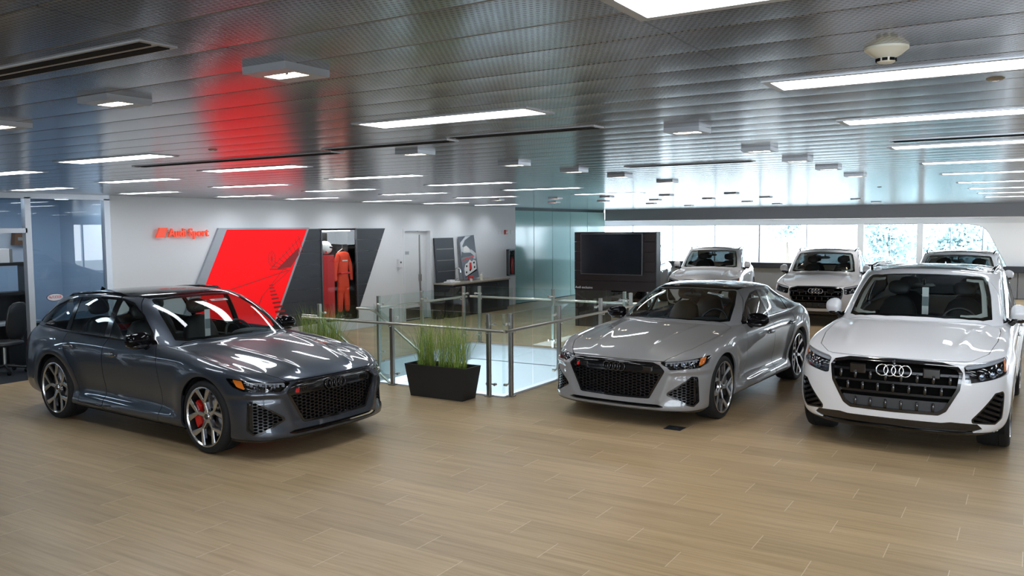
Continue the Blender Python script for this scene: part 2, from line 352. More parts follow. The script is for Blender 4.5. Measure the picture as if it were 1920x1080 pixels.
def sport_tune(R):
    """shorter nose, lower bonnet edge, wider and slightly advanced windscreen"""
    R = R.copy(); f = np.clip((R[..., 0]-2.05)/.3, 0, 1); R[..., 0] -= .045*f
    R[13, :6, 2] += .016; R[13, :6, 0] += .012
    R[5:8, :4, 2] -= np.array([.01, .022, .022])[:, None]*np.array([1, 1, .8, .3])[None]
    for r, dx, ky in ((11, .02, 1.01), (12, .04, 1.035), (13, .055, 1.06), (14, .065, 1.085), (15, .05, 1.085), (16, .03, 1.08)):
        w = np.clip((R[r, :, 0]+.75)/.8, 0, 1); R[r, :, 0] += dx*w; R[r, :, 1] *= 1+(ky-1)*np.clip((R[r, :, 0]+2.0)/1.2, .55, 1)
    return R
def net_estate(tune=True):
    XS = [1.4625, 1.05, .5, -.15, -.75, -1.1, -1.4625, -1.9]; FX = np.array([2.38, 2.368, 2.32, 2.20, 2.05, 1.86]); FY = [0, .32, .60, .805, .90, .94]
    R = []
    R.append(_row(_front([2.29, 2.28, 2.24, 2.12, 1.98, 1.82], [0, .32, .6, .78, .86, .89], .165), XS, [.89, .89, .88, .88, .88, .88, .89, .88], [.18, .19, .19, .19, .19, .2, .22, .24], [(-2.28, .8, .25), (-2.46, .55, .26), (-2.52, 0, .26)]))
    R.append(_row(_front(FX+.02, [0, .32, .60, .80, .885, .925], .20), XS, [.93, .945, .95, .95, .95, .95, .94, .92], [.22]*6+[.25, .28], [(-2.31, .85, .3), (-2.52, .6, .31), (-2.58, 0, .31)]))
    R.append(_row(_front(FX+.01, FY, .29), XS, [.955, .960, .966, .966, .966, .964, .96, .94], [.285]*6+[.33, .37], [(-2.32, .87, .4), (-2.54, .62, .41), (-2.60, 0, .41)]))
    R.append(_row(_front(FX, FY, .40), XS, [.965, .935, .905, .900, .900, .918, .965, .945], [.40]*6+[.44, .48], [(-2.32, .88, .5), (-2.55, .62, .51), (-2.61, 0, .51)]))
    R.append(_row(_front(FX, FY, .54), XS, [.972, .955, .935, .930, .930, .945, .975, .95], [.56]*6+[.58, .6], [(-2.32, .88, .62), (-2.55, .62, .63), (-2.61, 0, .63)]))
    R.append(_row(_front(FX-.006, [0, .32, .60, .80, .895, .945], [.67, .67, .672, .675, .68, .69]), XS, [.975, .96, .95, .945, .945, .955, .978, .95], [.70, .71, .71, .71, .71, .72, .74, .75], [(-2.31, .875, .76), (-2.53, .62, .77), (-2.59, 0, .77)]))
    R.append(_row(_front([2.355, 2.335, 2.275, 2.135, 1.99, 1.82], [0, .32, .60, .785, .875, .93], [.748, .748, .75, .757, .768, .79]), XS, [.965, .955, .95, .945, .945, .955, .972, .94], [.81, .82, .82, .825, .83, .84, .86, .865], [(-2.30, .86, .86), (-2.5, .6, .87), (-2.55, 0, .87)]))
    R.append(_row(_front([2.29, 2.27, 2.20, 2.06, 1.94, 1.79], [0, .32, .58, .745, .835, .895], [.795, .795, .795, .80, .82, .85]), XS, [.93, .935, .93, .925, .925, .93, .945, .91], [.88, .895, .90, .905, .915, .92, .93, .93], [(-2.29, .83, .93), (-2.47, .58, .94), (-2.52, 0, .94)]))
    R.append(_row(_front([2.04, 2.02, 1.95, 1.84, 1.74, 1.6], [0, .32, .55, .70, .78, .83], [.865, .86, .852, .852, .862, .887]), [1.3, .92, .4, -.2, -.77, -1.12, -1.48, -1.9], [.865, .885, .885, .885, .885, .885, .89, .865], [.925, .94, .95, .955, .965, .97, .98, .985], [(-2.28, .79, .98), (-2.45, .55, .985), (-2.5, 0, .985)]))
    R.append(_row(_front([1.6, 1.58, 1.52, 1.42, 1.32, 1.18], [0, .32, .54, .67, .75, .80], [.950, .945, .93, .915, .912, .925]), [1.0, .68, .25, -.3, -.8, -1.15, -1.5, -1.9], [.835, .855, .862, .862, .862, .862, .86, .83], [.95, .965, .972, .978, .985, .99, 1.0, 1.01], [(-2.26, .76, 1.01), (-2.44, .5, 1.01), (-2.49, 0, 1.01)]))
    R.append(_row(_front([1.2, 1.18, 1.12, 1.03, .93, .82], [0, .3, .52, .65, .73, .785], [1.005, 1.0, .985, .965, .955, .965]), [.68, .44, .08, -.37, -.82, -1.18, -1.53, -1.89], [.825, .845, .85, .85, .85, .85, .845, .815], [.975, .98, .984, .988, .995, 1.0, 1.01, 1.02], [(-2.24, .75, 1.025), (-2.43, .48, 1.025), (-2.48, 0, 1.025)]))
    R.append(_row(_front([.97, .955, .9, .81, .71, .6], [0, .29, .51, .64, .72, .775], [1.025, 1.02, 1.01, .995, .985, .985]), [.48, .28, -.02, -.42, -.84, -1.19, -1.54, -1.88], [.815, .835, .843, .843, .843, .842, .835, .805], [.985, .988, .99, .995, 1.0, 1.006, 1.015, 1.025], [(-2.22, .745, 1.035), (-2.42, .47, 1.04), (-2.47, 0, 1.04)]))
    R.append(_row(_front([.88, .865, .81, .72, .62, .51], [0, .28, .50, .63, .71, .765], [1.04, 1.037, 1.028, 1.015, 1.008, 1.005]), [.39, .2, -.08, -.45, -.85, -1.2, -1.55, -1.88], [.803, .825, .835, .836, .836, .834, .826, .795], [1.005, 1.006, 1.008, 1.012, 1.018, 1.024, 1.035, 1.05], [(-2.2, .735, 1.06), (-2.4, .46, 1.07), (-2.45, 0, 1.07)]))
    R.append(_row(_front([.44, .425, .375, .29, .2, .1], [0, .27, .46, .575, .64, .685], [1.245, 1.242, 1.23, 1.215, 1.205, 1.195]), [-.02, -.17, -.38, -.65, -.95, -1.25, -1.55, -1.85], [.712, .728, .738, .74, .738, .73, .715, .685], 1.19, [(-2.1, .62, 1.19), (-2.28, .4, 1.2), (-2.33, 0, 1.2)]))
    R.append(_row(_front([.02, .01, -.03, -.1, -.17, -.26], [0, .25, .42, .515, .565, .60], [1.405, 1.402, 1.392, 1.38, 1.372, 1.367]), [-.36, -.48, -.62, -.82, -1.05, -1.3, -1.55, -1.8], [.622, .636, .645, .648, .642, .63, .612, .58], [1.366, 1.366, 1.368, 1.368, 1.362, 1.352, 1.338, 1.318], [(-2.05, .52, 1.30), (-2.22, .33, 1.30), (-2.27, 0, 1.305)]))
    R.append(_row(_front([-.12, -.13, -.17, -.23, -.3, -.38], [0, .24, .39, .475, .52, .55], [1.435, 1.432, 1.422, 1.412, 1.405, 1.40]), [-.47, -.57, -.69, -.86, -1.06, -1.28, -1.5, -1.73], [.57, .583, .59, .592, .587, .576, .558, .525], [1.402, 1.404, 1.406, 1.406, 1.4, 1.39, 1.376, 1.355], [(-1.95, .47, 1.335), (-2.1, .3, 1.33), (-2.15, 0, 1.33)]))
    R.append(_row(_front([-.4, -.41, -.44, -.48, -.53, -.59], [0, .15, .25, .30, .33, .35], [1.455, 1.453, 1.45, 1.445, 1.443, 1.442]), [-.66, -.74, -.83, -.95, -1.09, -1.25, -1.41, -1.57], [.36, .365, .37, .37, .365, .36, .35, .33], [1.442, 1.442, 1.442, 1.44, 1.435, 1.427, 1.416, 1.402], [(-1.73, .29, 1.39), (-1.83, .19, 1.385), (-1.87, 0, 1.385)]))
    x = np.linspace(-.65, -1.62, 17); R.append(np.stack([x, 0*x, 1.455-.05*((x+.65)/.97)**2], 1))
    R = np.array(R)
    if tune: R[13:, :, 2] += .056; R[8:13, 6:, 2] += np.array([.006, .012, .016, .018, .02])[:, None]
    return sport_tune(R) if tune else np.array(R)
def net_fastback():
    R = net_estate(False)
    R[12][14:] = [(-2.12, .72, 1.035), (-2.34, .45, 1.05), (-2.39, 0, 1.055)]
    R[13] = _row(_front([.44, .425, .375, .29, .2, .1], [0, .27, .46, .575, .64, .685], [1.225, 1.222, 1.21, 1.197, 1.187, 1.178]), [-.02, -.17, -.38, -.65, -.93, -1.2, -1.43, -1.62], [.712, .728, .735, .735, .73, .715, .69, .65], [1.174, 1.174, 1.174, 1.174, 1.174, 1.172, 1.168, 1.165], [(-1.8, .57, 1.17), (-1.93, .38, 1.20), (-1.97, 0, 1.21)])
    R[14] = _row(_front([.02, .01, -.03, -.1, -.17, -.26], [0, .25, .42, .515, .565, .60], [1.372, 1.369, 1.36, 1.348, 1.34, 1.335]), [-.36, -.46, -.58, -.73, -.9, -1.06, -1.21, -1.34], [.618, .63, .636, .635, .627, .612, .588, .55], [1.334, 1.336, 1.338, 1.337, 1.33, 1.32, 1.308, 1.298], [(-1.44, .48, 1.308), (-1.53, .32, 1.32), (-1.57, 0, 1.325)])
    R[15] = _row(_front([-.12, -.13, -.17, -.23, -.3, -.38], [0, .24, .39, .475, .52, .55], [1.40, 1.397, 1.388, 1.378, 1.372, 1.368]), [-.46, -.54, -.64, -.76, -.89, -1.02, -1.14, -1.24], [.565, .575, .58, .578, .57, .553, .53, .49], [1.37, 1.373, 1.375, 1.374, 1.368, 1.36, 1.35, 1.343], [(-1.32, .42, 1.35), (-1.39, .28, 1.358), (-1.42, 0, 1.362)])
    R[16] = _row(_front([-.3, -.305, -.33, -.36, -.4, -.45], [0, .15, .25, .30, .33, .35], [1.415, 1.413, 1.41, 1.406, 1.404, 1.403]), [-.5, -.56, -.63, -.71, -.8, -.89, -.97, -1.04], [.36, .365, .37, .37, .365, .355, .34, .32], [1.404, 1.405, 1.405, 1.404, 1.4, 1.395, 1.389, 1.385], [(-1.1, .27, 1.386), (-1.15, .18, 1.388), (-1.17, 0, 1.39)])
    x = np.linspace(-.46, -1.02, 17); R[17] = np.stack([x, 0*x, 1.417-.018*((x+.46)/.56)**2], 1)
    R[13:, :, 2] += np.array([.008, .018, .022, .024, .025])[:, None]
    return sport_tune(R)
def net_suv():
    XS = [1.4995, 1.08, .55, -.15, -.75, -1.12, -1.4995, -1.95]; R = []
    R.append(_row(_front([2.27, 2.26, 2.21, 2.09, 1.97, 1.84], [0, .32, .6, .79, .87, .90], [.215, .215, .22, .235, .25, .27]), XS, [.90, .90, .885, .885, .885, .885, .9, .9], [.28, .27, .25, .25, .25, .25, .27, .3], [(-2.35, .82, .32), (-2.52, .58, .33), (-2.57, 0, .33)]))
    R.append(_row(_front([2.37, 2.358, 2.30, 2.18, 2.03, 1.87], [0, .32, .6, .82, .91, .945], [.27, .27, .275, .285, .30, .32]), XS, [.955, .95, .945, .945, .945, .945, .955, .94], [.34, .31, .29, .29, .29, .29, .32, .37], [(-2.37, .87, .4), (-2.57, .62, .41), (-2.62, 0, .41)]))
    R.append(_row(_front([2.39, 2.378, 2.33, 2.21, 2.06, 1.88], [0, .32, .6, .83, .925, .96], [.4, .4, .4, .4, .41, .42]), XS, [.98, .965, .945, .94, .94, .955, .985, .96], [.42]*6+[.45, .5], [(-2.38, .89, .52), (-2.6, .64, .53), (-2.65, 0, .53)]))
    R.append(_row(_front([2.41, 2.398, 2.35, 2.23, 2.075, 1.88], [0, .32, .6, .83, .93, .965], .55), XS, [.985, .965, .945, .942, .942, .955, .988, .965], [.56]*6+[.58, .62], [(-2.38, .89, .64), (-2.6, .64, .65), (-2.65, 0, .65)]))
    R.append(_row(_front([2.415, 2.403, 2.355, 2.23, 2.07, 1.88], [0, .32, .6, .83, .925, .965], .70), XS, [.985, .97, .955, .952, .952, .962, .988, .965], [.70]*6+[.72, .75], [(-2.38, .89, .78), (-2.6, .64, .79), (-2.65, 0, .79)]))
    R.append(_row(_front([2.405, 2.393, 2.34, 2.205, 2.04, 1.86], [0, .32, .6, .82, .92, .96], [.84, .84, .84, .84, .845, .85]), XS, [.98, .972, .965, .962, .962, .968, .985, .96], [.85, .86, .86, .86, .87, .87, .88, .90], [(-2.37, .89, .92), (-2.58, .63, .93), (-2.63, 0, .93)]))
    R.append(_row(_front([2.38, 2.367, 2.31, 2.16, 2.0, 1.83], [0, .32, .6, .805, .9, .945], [.945, .945, .94, .935, .935, .945]), XS, [.968, .968, .965, .962, .962, .966, .975, .945], [.965, .97, .975, .98, .985, .99, 1.0, 1.01], [(-2.35, .87, 1.03), (-2.54, .61, 1.04), (-2.59, 0, 1.04)]))
    R.append(_row(_front([2.31, 2.295, 2.225, 2.085, 1.95, 1.8], [0, .32, .58, .765, .86, .915], [1.0, 1.0, .99, .98, .985, 1.0]), XS, [.94, .945, .945, .943, .943, .945, .95, .92], [1.03, 1.045, 1.05, 1.055, 1.06, 1.065, 1.07, 1.075], [(-2.33, .84, 1.1), (-2.5, .59, 1.11), (-2.55, 0, 1.11)]))
    R.append(_row(_front([2.08, 2.06, 1.985, 1.87, 1.76, 1.62], [0, .32, .55, .71, .79, .845], [1.055, 1.052, 1.04, 1.027, 1.025, 1.04]), [1.32, .95, .42, -.2, -.77, -1.14, -1.5, -1.93], [.885, .905, .91, .91, .91, .91, .908, .88], [1.07, 1.09, 1.1, 1.105, 1.11, 1.115, 1.12, 1.125], [(-2.31, .81, 1.14), (-2.47, .56, 1.15), (-2.52, 0, 1.15)]))
    R.append(_row(_front([1.65, 1.63, 1.56, 1.46, 1.36, 1.22], [0, .32, .54, .68, .76, .815], [1.11, 1.105, 1.095, 1.08, 1.075, 1.085]), [1.03, .7, .27, -.3, -.8, -1.17, -1.52, -1.93], [.855, .876, .888, .888, .888, .886, .88, .85], [1.10, 1.115, 1.12, 1.125, 1.13, 1.135, 1.14, 1.15], [(-2.3, .78, 1.165), (-2.46, .52, 1.17), (-2.51, 0, 1.17)]))
    R.append(_row(_front([1.27, 1.25, 1.19, 1.1, 1.0, .88], [0, .3, .52, .66, .745, .80], [1.155, 1.15, 1.14, 1.12, 1.11, 1.115]), [.73, .48, .1, -.37, -.82, -1.2, -1.55, -1.93], [.84, .862, .876, .877, .876, .873, .865, .835], [1.122, 1.128, 1.132, 1.137, 1.142, 1.147, 1.155, 1.165], [(-2.29, .77, 1.18), (-2.45, .5, 1.19), (-2.5, 0, 1.19)]))
    R.append(_row(_front([1.04, 1.025, .97, .88, .78, .66], [0, .29, .51, .645, .73, .79], [1.18, 1.177, 1.165, 1.15, 1.138, 1.135]), [.53, .32, 0, -.42, -.84, -1.21, -1.56, -1.93], [.832, .855, .869, .870, .869, .866, .857, .828], [1.132, 1.137, 1.14, 1.145, 1.15, 1.156, 1.164, 1.176], [(-2.28, .76, 1.19), (-2.44, .49, 1.2), (-2.49, 0, 1.2)]))
    R.append(_row(_front([.96, .945, .89, .80, .70, .58], [0, .28, .5, .635, .72, .78], [1.2, 1.197, 1.187, 1.172, 1.16, 1.155]), [.44, .24, -.06, -.45, -.85, -1.22, -1.57, -1.93], [.822, .845, .86, .862, .861, .857, .848, .82], [1.152, 1.155, 1.158, 1.163, 1.168, 1.175, 1.184, 1.2], [(-2.27, .755, 1.215), (-2.43, .48, 1.225), (-2.48, 0, 1.225)]))
    R.append(_row(_front([.53, .515, .465, .38, .29, .19], [0, .27, .47, .59, .66, .71], [1.445, 1.442, 1.43, 1.412, 1.4, 1.39]), [.06, -.1, -.35, -.65, -.97, -1.3, -1.62, -1.95], [.745, .765, .778, .782, .78, .774, .763, .738], 1.385, [(-2.25, .68, 1.39), (-2.4, .43, 1.4), (-2.45, 0, 1.4)]))
    R.append(_row(_front([.12, .11, .07, 0, -.07, -.16], [0, .25, .43, .535, .59, .63], [1.635, 1.632, 1.62, 1.606, 1.598, 1.593]), [-.27, -.4, -.58, -.82, -1.08, -1.36, -1.65, -1.93], [.657, .675, .686, .69, .688, .68, .667, .64], [1.593, 1.596, 1.6, 1.602, 1.598, 1.592, 1.582, 1.57], [(-2.2, .58, 1.555), (-2.36, .37, 1.555), (-2.41, 0, 1.56)]))
    R.append(_row(_front([-.03, -.04, -.08, -.14, -.21, -.3], [0, .24, .4, .49, .54, .575], [1.67, 1.667, 1.656, 1.645, 1.64, 1.637]), [-.4, -.51, -.66, -.86, -1.09, -1.34, -1.6, -1.86], [.6, .615, .625, .63, .627, .62, .607, .58], [1.64, 1.643, 1.647, 1.648, 1.645, 1.638, 1.628, 1.613], [(-2.1, .52, 1.595), (-2.25, .33, 1.59), (-2.3, 0, 1.59)]))
    R.append(_row(_front([-.35, -.36, -.39, -.44, -.5, -.56], [0, .16, .27, .33, .36, .38], [1.695, 1.693, 1.69, 1.685, 1.683, 1.682]), [-.63, -.72, -.83, -.97, -1.13, -1.31, -1.49, -1.67], [.39, .395, .4, .4, .4, .39, .38, .36], [1.684, 1.686, 1.688, 1.688, 1.685, 1.678, 1.668, 1.655], [(-1.84, .31, 1.645), (-1.95, .2, 1.64), (-1.99, 0, 1.64)]))
    x = np.linspace(-.62, -1.72, 17); R.append(np.stack([x, 0*x, 1.70-.05*((x+.62)/1.1)**2], 1))
    R = np.array(R); w4 = np.array([1, 1, .85, .45, .15])            # low bonnet edge, broad cabin
    for r, dz in ((5, .02), (6, .05), (7, .062), (8, .045), (9, .02)): R[r, :5, 2] -= dz*w4
    R[13, :6, 2] += .018; R[13, :6, 0] += .012
    for r, ky, dz in ((11, 1.02, 0), (12, 1.045, 0), (13, 1.085, .01), (14, 1.125, .025), (15, 1.13, .03), (16, 1.12, .034), (17, 1, .035)): R[r, :, 1] *= ky; R[r, :, 2] += dz
    return R

def _pad(P):
    """mirror past the centre plane (columns), straight on past the sill, mirrored past the roof ridge (rows)"""
    m = np.array([1, -1, 1.0])
    P = np.concatenate([P[:, 1:2]*m, P, P[:, -2:-1]*m], 1)
    return np.concatenate([2*P[:1]-P[1:2], P, P[-2:-1]*m], 0)
def _basis(u, n):
    i = np.clip(np.floor(u).astype(int), 0, n-2); t = u-i
    w = np.stack([(1-t)**3, 3*t**3-6*t**2+4, -3*t**3+3*t**2+3*t+1, t**3], 1)/6
    B = np.zeros((len(u), n+2))
    for k in range(4): B[np.arange(len(u)), i+k] += w[:, k]
    return B
def master(net, h, deform=None):
    nr, nc = net.shape[:2]; C = net.copy()
    for _ in range(2):                                             # pull the spline most of the way back onto the design points
        S = np.einsum('ai,ijk,bj->abk', _basis(np.arange(nr, dtype=float), nr), _pad(C), _basis(np.arange(nc, dtype=float), nc))
        C = C+0.7*(net-S); C[:, 0, 1] = 0; C[:, -1, 1] = 0; C[-1, :, 1] = 0
    def params(D):
        u = [0.0]
        for k, d in enumerate(D):
            n = max(2, int(math.ceil(d/h))); u += [k+(j+1)/n for j in range(n)]
        return np.array(u)
    ur = params(np.linalg.norm(np.diff(net, axis=0), axis=2).max(1)); uc = params(np.linalg.norm(np.diff(net, axis=1), axis=2).max(0))
    P = _pad(C); S = np.einsum('ai,ijk,bj->abk', _basis(ur, nr), P, _basis(uc, nc))
    S[:, 0, 1] = 0; S[:, -1, 1] = 0; S[-1, :, 1] = 0
    if deform: S = deform(S)
    a, b = S.shape[:2]
    E = np.concatenate([S[:, 1:2]*[1, -1, 1], S, S[:, -2:-1]*[1, -1, 1]], 1)
    dc = E[:, 2:]-E[:, :-2]; E = np.concatenate([2*S[:1]-S[1:2], S, S[-2:-1]*[1, -1, 1]], 0); dr = E[2:]-E[:-2]
    N = np.cross(dr, dc); N[-1] = (0, 0, 1); L = np.linalg.norm(N, axis=2, keepdims=True); N = N/np.maximum(L, 1e-12)
    if N[a//4, b//2, 1] < 0: N = -N
    N[-1] = (0, 0, 1); N[:, 0, 1] = 0; N[:, -1, 1] = 0
    idx = np.arange(a*b).reshape(a, b); q = np.stack([idx[:-1, :-1], idx[:-1, 1:], idx[1:, 1:], idx[1:, :-1]], -1).reshape(-1, 4)
    F = np.concatenate([q[:, [0, 1, 2]], q[:, [0, 2, 3]]])
    V = S.reshape(-1, 3); N = N.reshape(-1, 3)
    fn = np.cross(V[F[:, 1]]-V[F[:, 0]], V[F[:, 2]]-V[F[:, 0]])
    flip = (fn*N[F].sum(1)).sum(1) < 0; F[flip] = F[flip][:, ::-1]
    return V, F, N
def sdf(P, poly, r=0.0):
    """signed distance of 2D points to a polygon (negative inside), corners rounded by r"""
    A = np.asarray(poly, float)
    if r > 0:
        A = offset_poly(A, -r)
    B = np.roll(A, -1, 0); d = np.full(len(P), 1e9); s = np.ones(len(P))
    for a, b in zip(A, B):
        e = b-a; w = P-a; t = np.clip(w@e/(e@e+1e-12), 0, 1); q = w-t[:, None]*e; d = np.minimum(d, (q**2).sum(1))
        c1 = P[:, 1] >= a[1]; c2 = P[:, 1] < b[1]; c3 = e[0]*w[:, 1] > e[1]*w[:, 0]
        s = np.where((c1 & c2 & c3) | (~c1 & ~c2 & ~c3), -s, s)
    return s*np.sqrt(d)-r
def offset_poly(A, d):
    A = np.asarray(A, float); ar = 0.5*np.sum(A[:, 0]*np.roll(A[:, 1], -1)-np.roll(A[:, 0], -1)*A[:, 1]); sg = 1 if ar > 0 else -1
    out = []
    n = len(A)
    for i in range(n):
        p, c, q = A[i-1], A[i], A[(i+1) % n]; e1 = (c-p)/np.linalg.norm(c-p); e2 = (q-c)/np.linalg.norm(q-c)
        n1 = np.array([e1[1], -e1[0]])*sg; n2 = np.array([e2[1], -e2[0]])*sg; b = n1+n2; b = b/max(np.linalg.norm(b), 1e-6); k = d/max(b@n1, .35)
        out.append(c+b*k)
    return np.array(out)
def clip(m, d):
    """keep the part of a triangle mesh where d < 0"""
    V, F, N = m; ins = d < 0; k = ins[F].sum(1)
    keep = F[k == 3]; out = [keep]; cut = F[(k == 1) | (k == 2)]
    newV = newN = None
    if len(cut):
        kc = ins[cut].sum(1); lone = np.where(kc == 1, 1, 0)
        pos = np.argmax(ins[cut] == lone[:, None].astype(bool), 1); r = np.arange(len(cut))
        a, b, c = cut[r, pos], cut[r, (pos+1) % 3], cut[r, (pos+2) % 3]
        e = np.concatenate([np.stack([a, b], 1), np.stack([a, c], 1)]); es = np.sort(e, 1)
        ue, inv = np.unique(es, axis=0, return_inverse=True); inv = inv.reshape(-1)
        t = d[ue[:, 0]]/(d[ue[:, 0]]-d[ue[:, 1]]); t = np.clip(t, 0, 1)[:, None]
        newV = V[ue[:, 0]]*(1-t)+V[ue[:, 1]]*t; newN = N[ue[:, 0]]*(1-t)+N[ue[:, 1]]*t
        ab = inv[:len(cut)]+len(V); ac = inv[len(cut):]+len(V); s1 = kc == 1; s2 = ~s1
        out += [np.stack([a, ab, ac], 1)[s1], np.stack([ab, b, c], 1)[s2], np.stack([ab, c, ac], 1)[s2]]
        V = np.concatenate([V, newV]); N = np.concatenate([N, newN])
    F = np.concatenate(out); F = F[(F[:, 0] != F[:, 1]) & (F[:, 1] != F[:, 2]) & (F[:, 0] != F[:, 2])]
    u, inv = np.unique(F, return_inverse=True); N = N[u]; N = N/np.maximum(np.linalg.norm(N, axis=1, keepdims=True), 1e-9)
    return V[u], inv.reshape(-1, 3), N
def refine(m, n=1):
    """split every triangle into four, n times"""
    V, F, N = m
    for _ in range(n):
        e = np.sort(np.concatenate([F[:, [0, 1]], F[:, [1, 2]], F[:, [2, 0]]]), 1); u, inv = np.unique(e, axis=0, return_inverse=True); inv = inv.reshape(-1)+len(V)
        V = np.concatenate([V, (V[u[:, 0]]+V[u[:, 1]])/2]); N = np.concatenate([N, (N[u[:, 0]]+N[u[:, 1]])/2])
        k = len(F); a, b, c = inv[:k], inv[k:2*k], inv[2*k:]
        F = np.concatenate([np.stack([F[:, 0], a, c], 1), np.stack([a, F[:, 1], b], 1), np.stack([c, b, F[:, 2]], 1), np.stack([a, b, c], 1)])
    return V, F, N
def thick(m, t=0.012, skip_mid=True):
    """turn the rim of an open panel inwards, so a cut shows an edge and a gap"""
    V, F, N = m
    e = np.concatenate([F[:, [0, 1]], F[:, [1, 2]], F[:, [2, 0]]]); es = np.sort(e, 1)
    key = es[:, 0].astype(np.int64)*len(V)+es[:, 1]; u, i0, c = np.unique(key, return_index=True, return_counts=True); b = e[i0[c == 1]]
    if skip_mid: b = b[~((np.abs(V[b[:, 0], 1]) < 1e-4) & (np.abs(V[b[:, 1], 1]) < 1e-4))]
    if not len(b): return m
    d = V[b[:, 1]]-V[b[:, 0]]; Nm = (N[b[:, 0]]+N[b[:, 1]])/2; out = np.cross(d, Nm); out /= np.maximum(np.linalg.norm(out, axis=1, keepdims=True), 1e-9)
    n = len(V); k = len(b)
    W = np.concatenate([V[b[:, 0]], V[b[:, 1]], V[b[:, 1]]-N[b[:, 1]]*t, V[b[:, 0]]-N[b[:, 0]]*t])
    j = np.arange(k); Q = np.concatenate([np.stack([n+j, n+3*k+j, n+2*k+j], 1), np.stack([n+j, n+2*k+j, n+k+j], 1)])
    return np.concatenate([V, W]), np.concatenate([F, Q]), np.concatenate([N, out, out, out, out])
def both(m):
    V, F, N = m; k = len(V); s = np.array([1, -1, 1.0])
    return np.concatenate([V, V*s]), np.concatenate([F, F[:, ::-1]+k]), np.concatenate([N, N*s])
def flipside(m): V, F, N = m; s = np.array([1, -1, 1.0]); return V*s, F[:, ::-1], N*s
def shift(m, d): V, F, N = m; return V+N*d, F, N
def panel(name, m, mat, parent, t=0.012):
    if len(m[1]) == 0: return None
    if t: m = thick(m, t)
    return mk(name, m[0], m[1], mat, parent, True, m[2])
def side_pair(name, m, mat, parent, t=0.012):
    return [panel(name, m, mat, parent, t), panel(name, flipside(m), mat, parent, t)]

# ---- wheel
def wheel(parent, pos, side, R, rr, wid, caliper, style, steer=0.0, brake_side=1):
    """pos = hub centre on the outer face, side = +1 left / -1 right; the tyre is the part, rim, disc and caliper its sub-parts"""
    MX = Matrix.Translation(pos) @ Matrix.Rotation(steer, 4, 'Z') @ Matrix.Rotation(-side*PI/2, 4, 'X')     # local z points outwards
    b = MB(); w = wid
    b.lathe([(rr-.004, -.012), (rr+.012, 0.0), (rr+.03, .004), (R-.028, .002), (R-.012, -.008), (R-.003, -.026), (R, -.055), (R, -.085), (R-.006, -.088), (R-.006, -.094), (R, -.097), (R, -w+.06), (R-.012, -w+.01), (R-.04, -w), (rr, -w+.004), (rr-.01, -w+.03)], 72, MX)
    t = b.build('wheel', 'tyre_rubber', parent, smooth=35)
    b = MB()
    b.lathe([(rr+.004, -.010), (rr+.006, .002), (rr-.004, .004), (rr-.014, -.008)], 72, MX)
    outer = rr-.010
    def strut(p, q, wp, wq, zp, zq, dep):
        p = Vector((*p, 0)); q = Vector((*q, 0)); u = (q-p).normalized(); n = Vector((-u.y, u.x, 0)); V = []
        for c, ww, z in ((p, wp, zp), (q, wq, zq)):
            V += [c-n*ww/2+Vector((0, 0, z-.006)), c-n*ww*.32+Vector((0, 0, z)), c+n*ww*.32+Vector((0, 0, z)), c+n*ww/2+Vector((0, 0, z-.006)), c+n*ww*.5+Vector((0, 0, z-dep)), c-n*ww*.5+Vector((0, 0, z-dep))]
        F = [(i, (i+1) % 6, 6+(i+1) % 6, 6+i) for i in range(6)]+[(5, 4, 3, 2, 1, 0), (6, 7, 8, 9, 10, 11)]
        V = np.array([tuple(MX @ v) for v in V]); return V, F
    face, back = MB(), MB()
    P = lambda r, a: (r*math.cos(a), r*math.sin(a))
    for k in range(5):
        a = 2*PI*k/5+PI/2+.15
        if style == 'v':
            m = .50*outer; sp = .335
            for V, F in (strut(P(.035, a), P(m, a), .052, .036, -.030, -.014, .04), strut(P(m*.96, a-.03), P(outer+.004, a+sp), .030, .066, -.014, -.004, .035), strut(P(m*.96, a+.03), P(outer+.004, a-sp), .030, .066, -.014, -.004, .035)): face.add(V, F)
        else:
            for sgn in (-1, 1):
                V, F = strut(P(.05, a+sgn*.25), P(outer+.004, a+sgn*.17), .030, .040, -.028, -.006, .04); face.add(V, F)
    face.lathe([(.0, -.022), (.03, -.023), (.034, -.03), (.066, -.033), (.072, -.05)], 30, MX)
    b.V += face.V; b.F += [[i+b.n for i in f] for f in face.F]; b.n += face.n
    rim = b.build('rim', 'rim_silver', t, smooth=30)
    b = MB(); b.lathe([(rr-.012, -.008), (rr-.018, -.03), (rr-.03, -.10), (rr-.035, -w+.02)], 60, MX)
    if back.n: b.V += back.V; b.F += [[i+b.n for i in f] for f in back.F]; b.n += back.n
    b.build('rim_barrel', 'rim_dark', t, smooth=30)
    b = MB(); b.lathe([(.07, -.10), (.075, -.085), (rr*.72, -.085), (rr*.73, -.088), (rr*.73, -.115), (rr*.72, -.118), (.07, -.118)], 48, MX); b.build('brake_disc', 'disc_steel', t, smooth=30)
    b = MB(); ri, ro = rr*.50, rr*.80; a0 = PI/2*(1 if True else -1)
    aa = [(PI if brake_side > 0 else 0)+x for x in np.linspace(-.62, .62, 9)]
    V = []
    for a in aa:
        for r, z in ((ri, -.055), (ro, -.05), (ro+.01, -.12), (ri, -.12)): V.append(tuple(MX @ Vector((r*math.cos(a), r*math.sin(a), z))))
    F = [(i*4+k, i*4+(k+1) % 4, i*4+4+(k+1) % 4, i*4+4+k) for i in range(8) for k in range(4)]+[(3, 2, 1, 0), (32, 33, 34, 35)]
    b.add(V, F); b.build('brake_caliper', caliper, t, smooth=30)
    b = MB(); b.lathe([(.0, -.012), (.022, -.013), (.027, -.02), (.028, -.03)], 24, MX); b.build('hub_cap', 'gloss_black', t, smooth=30)
    return t

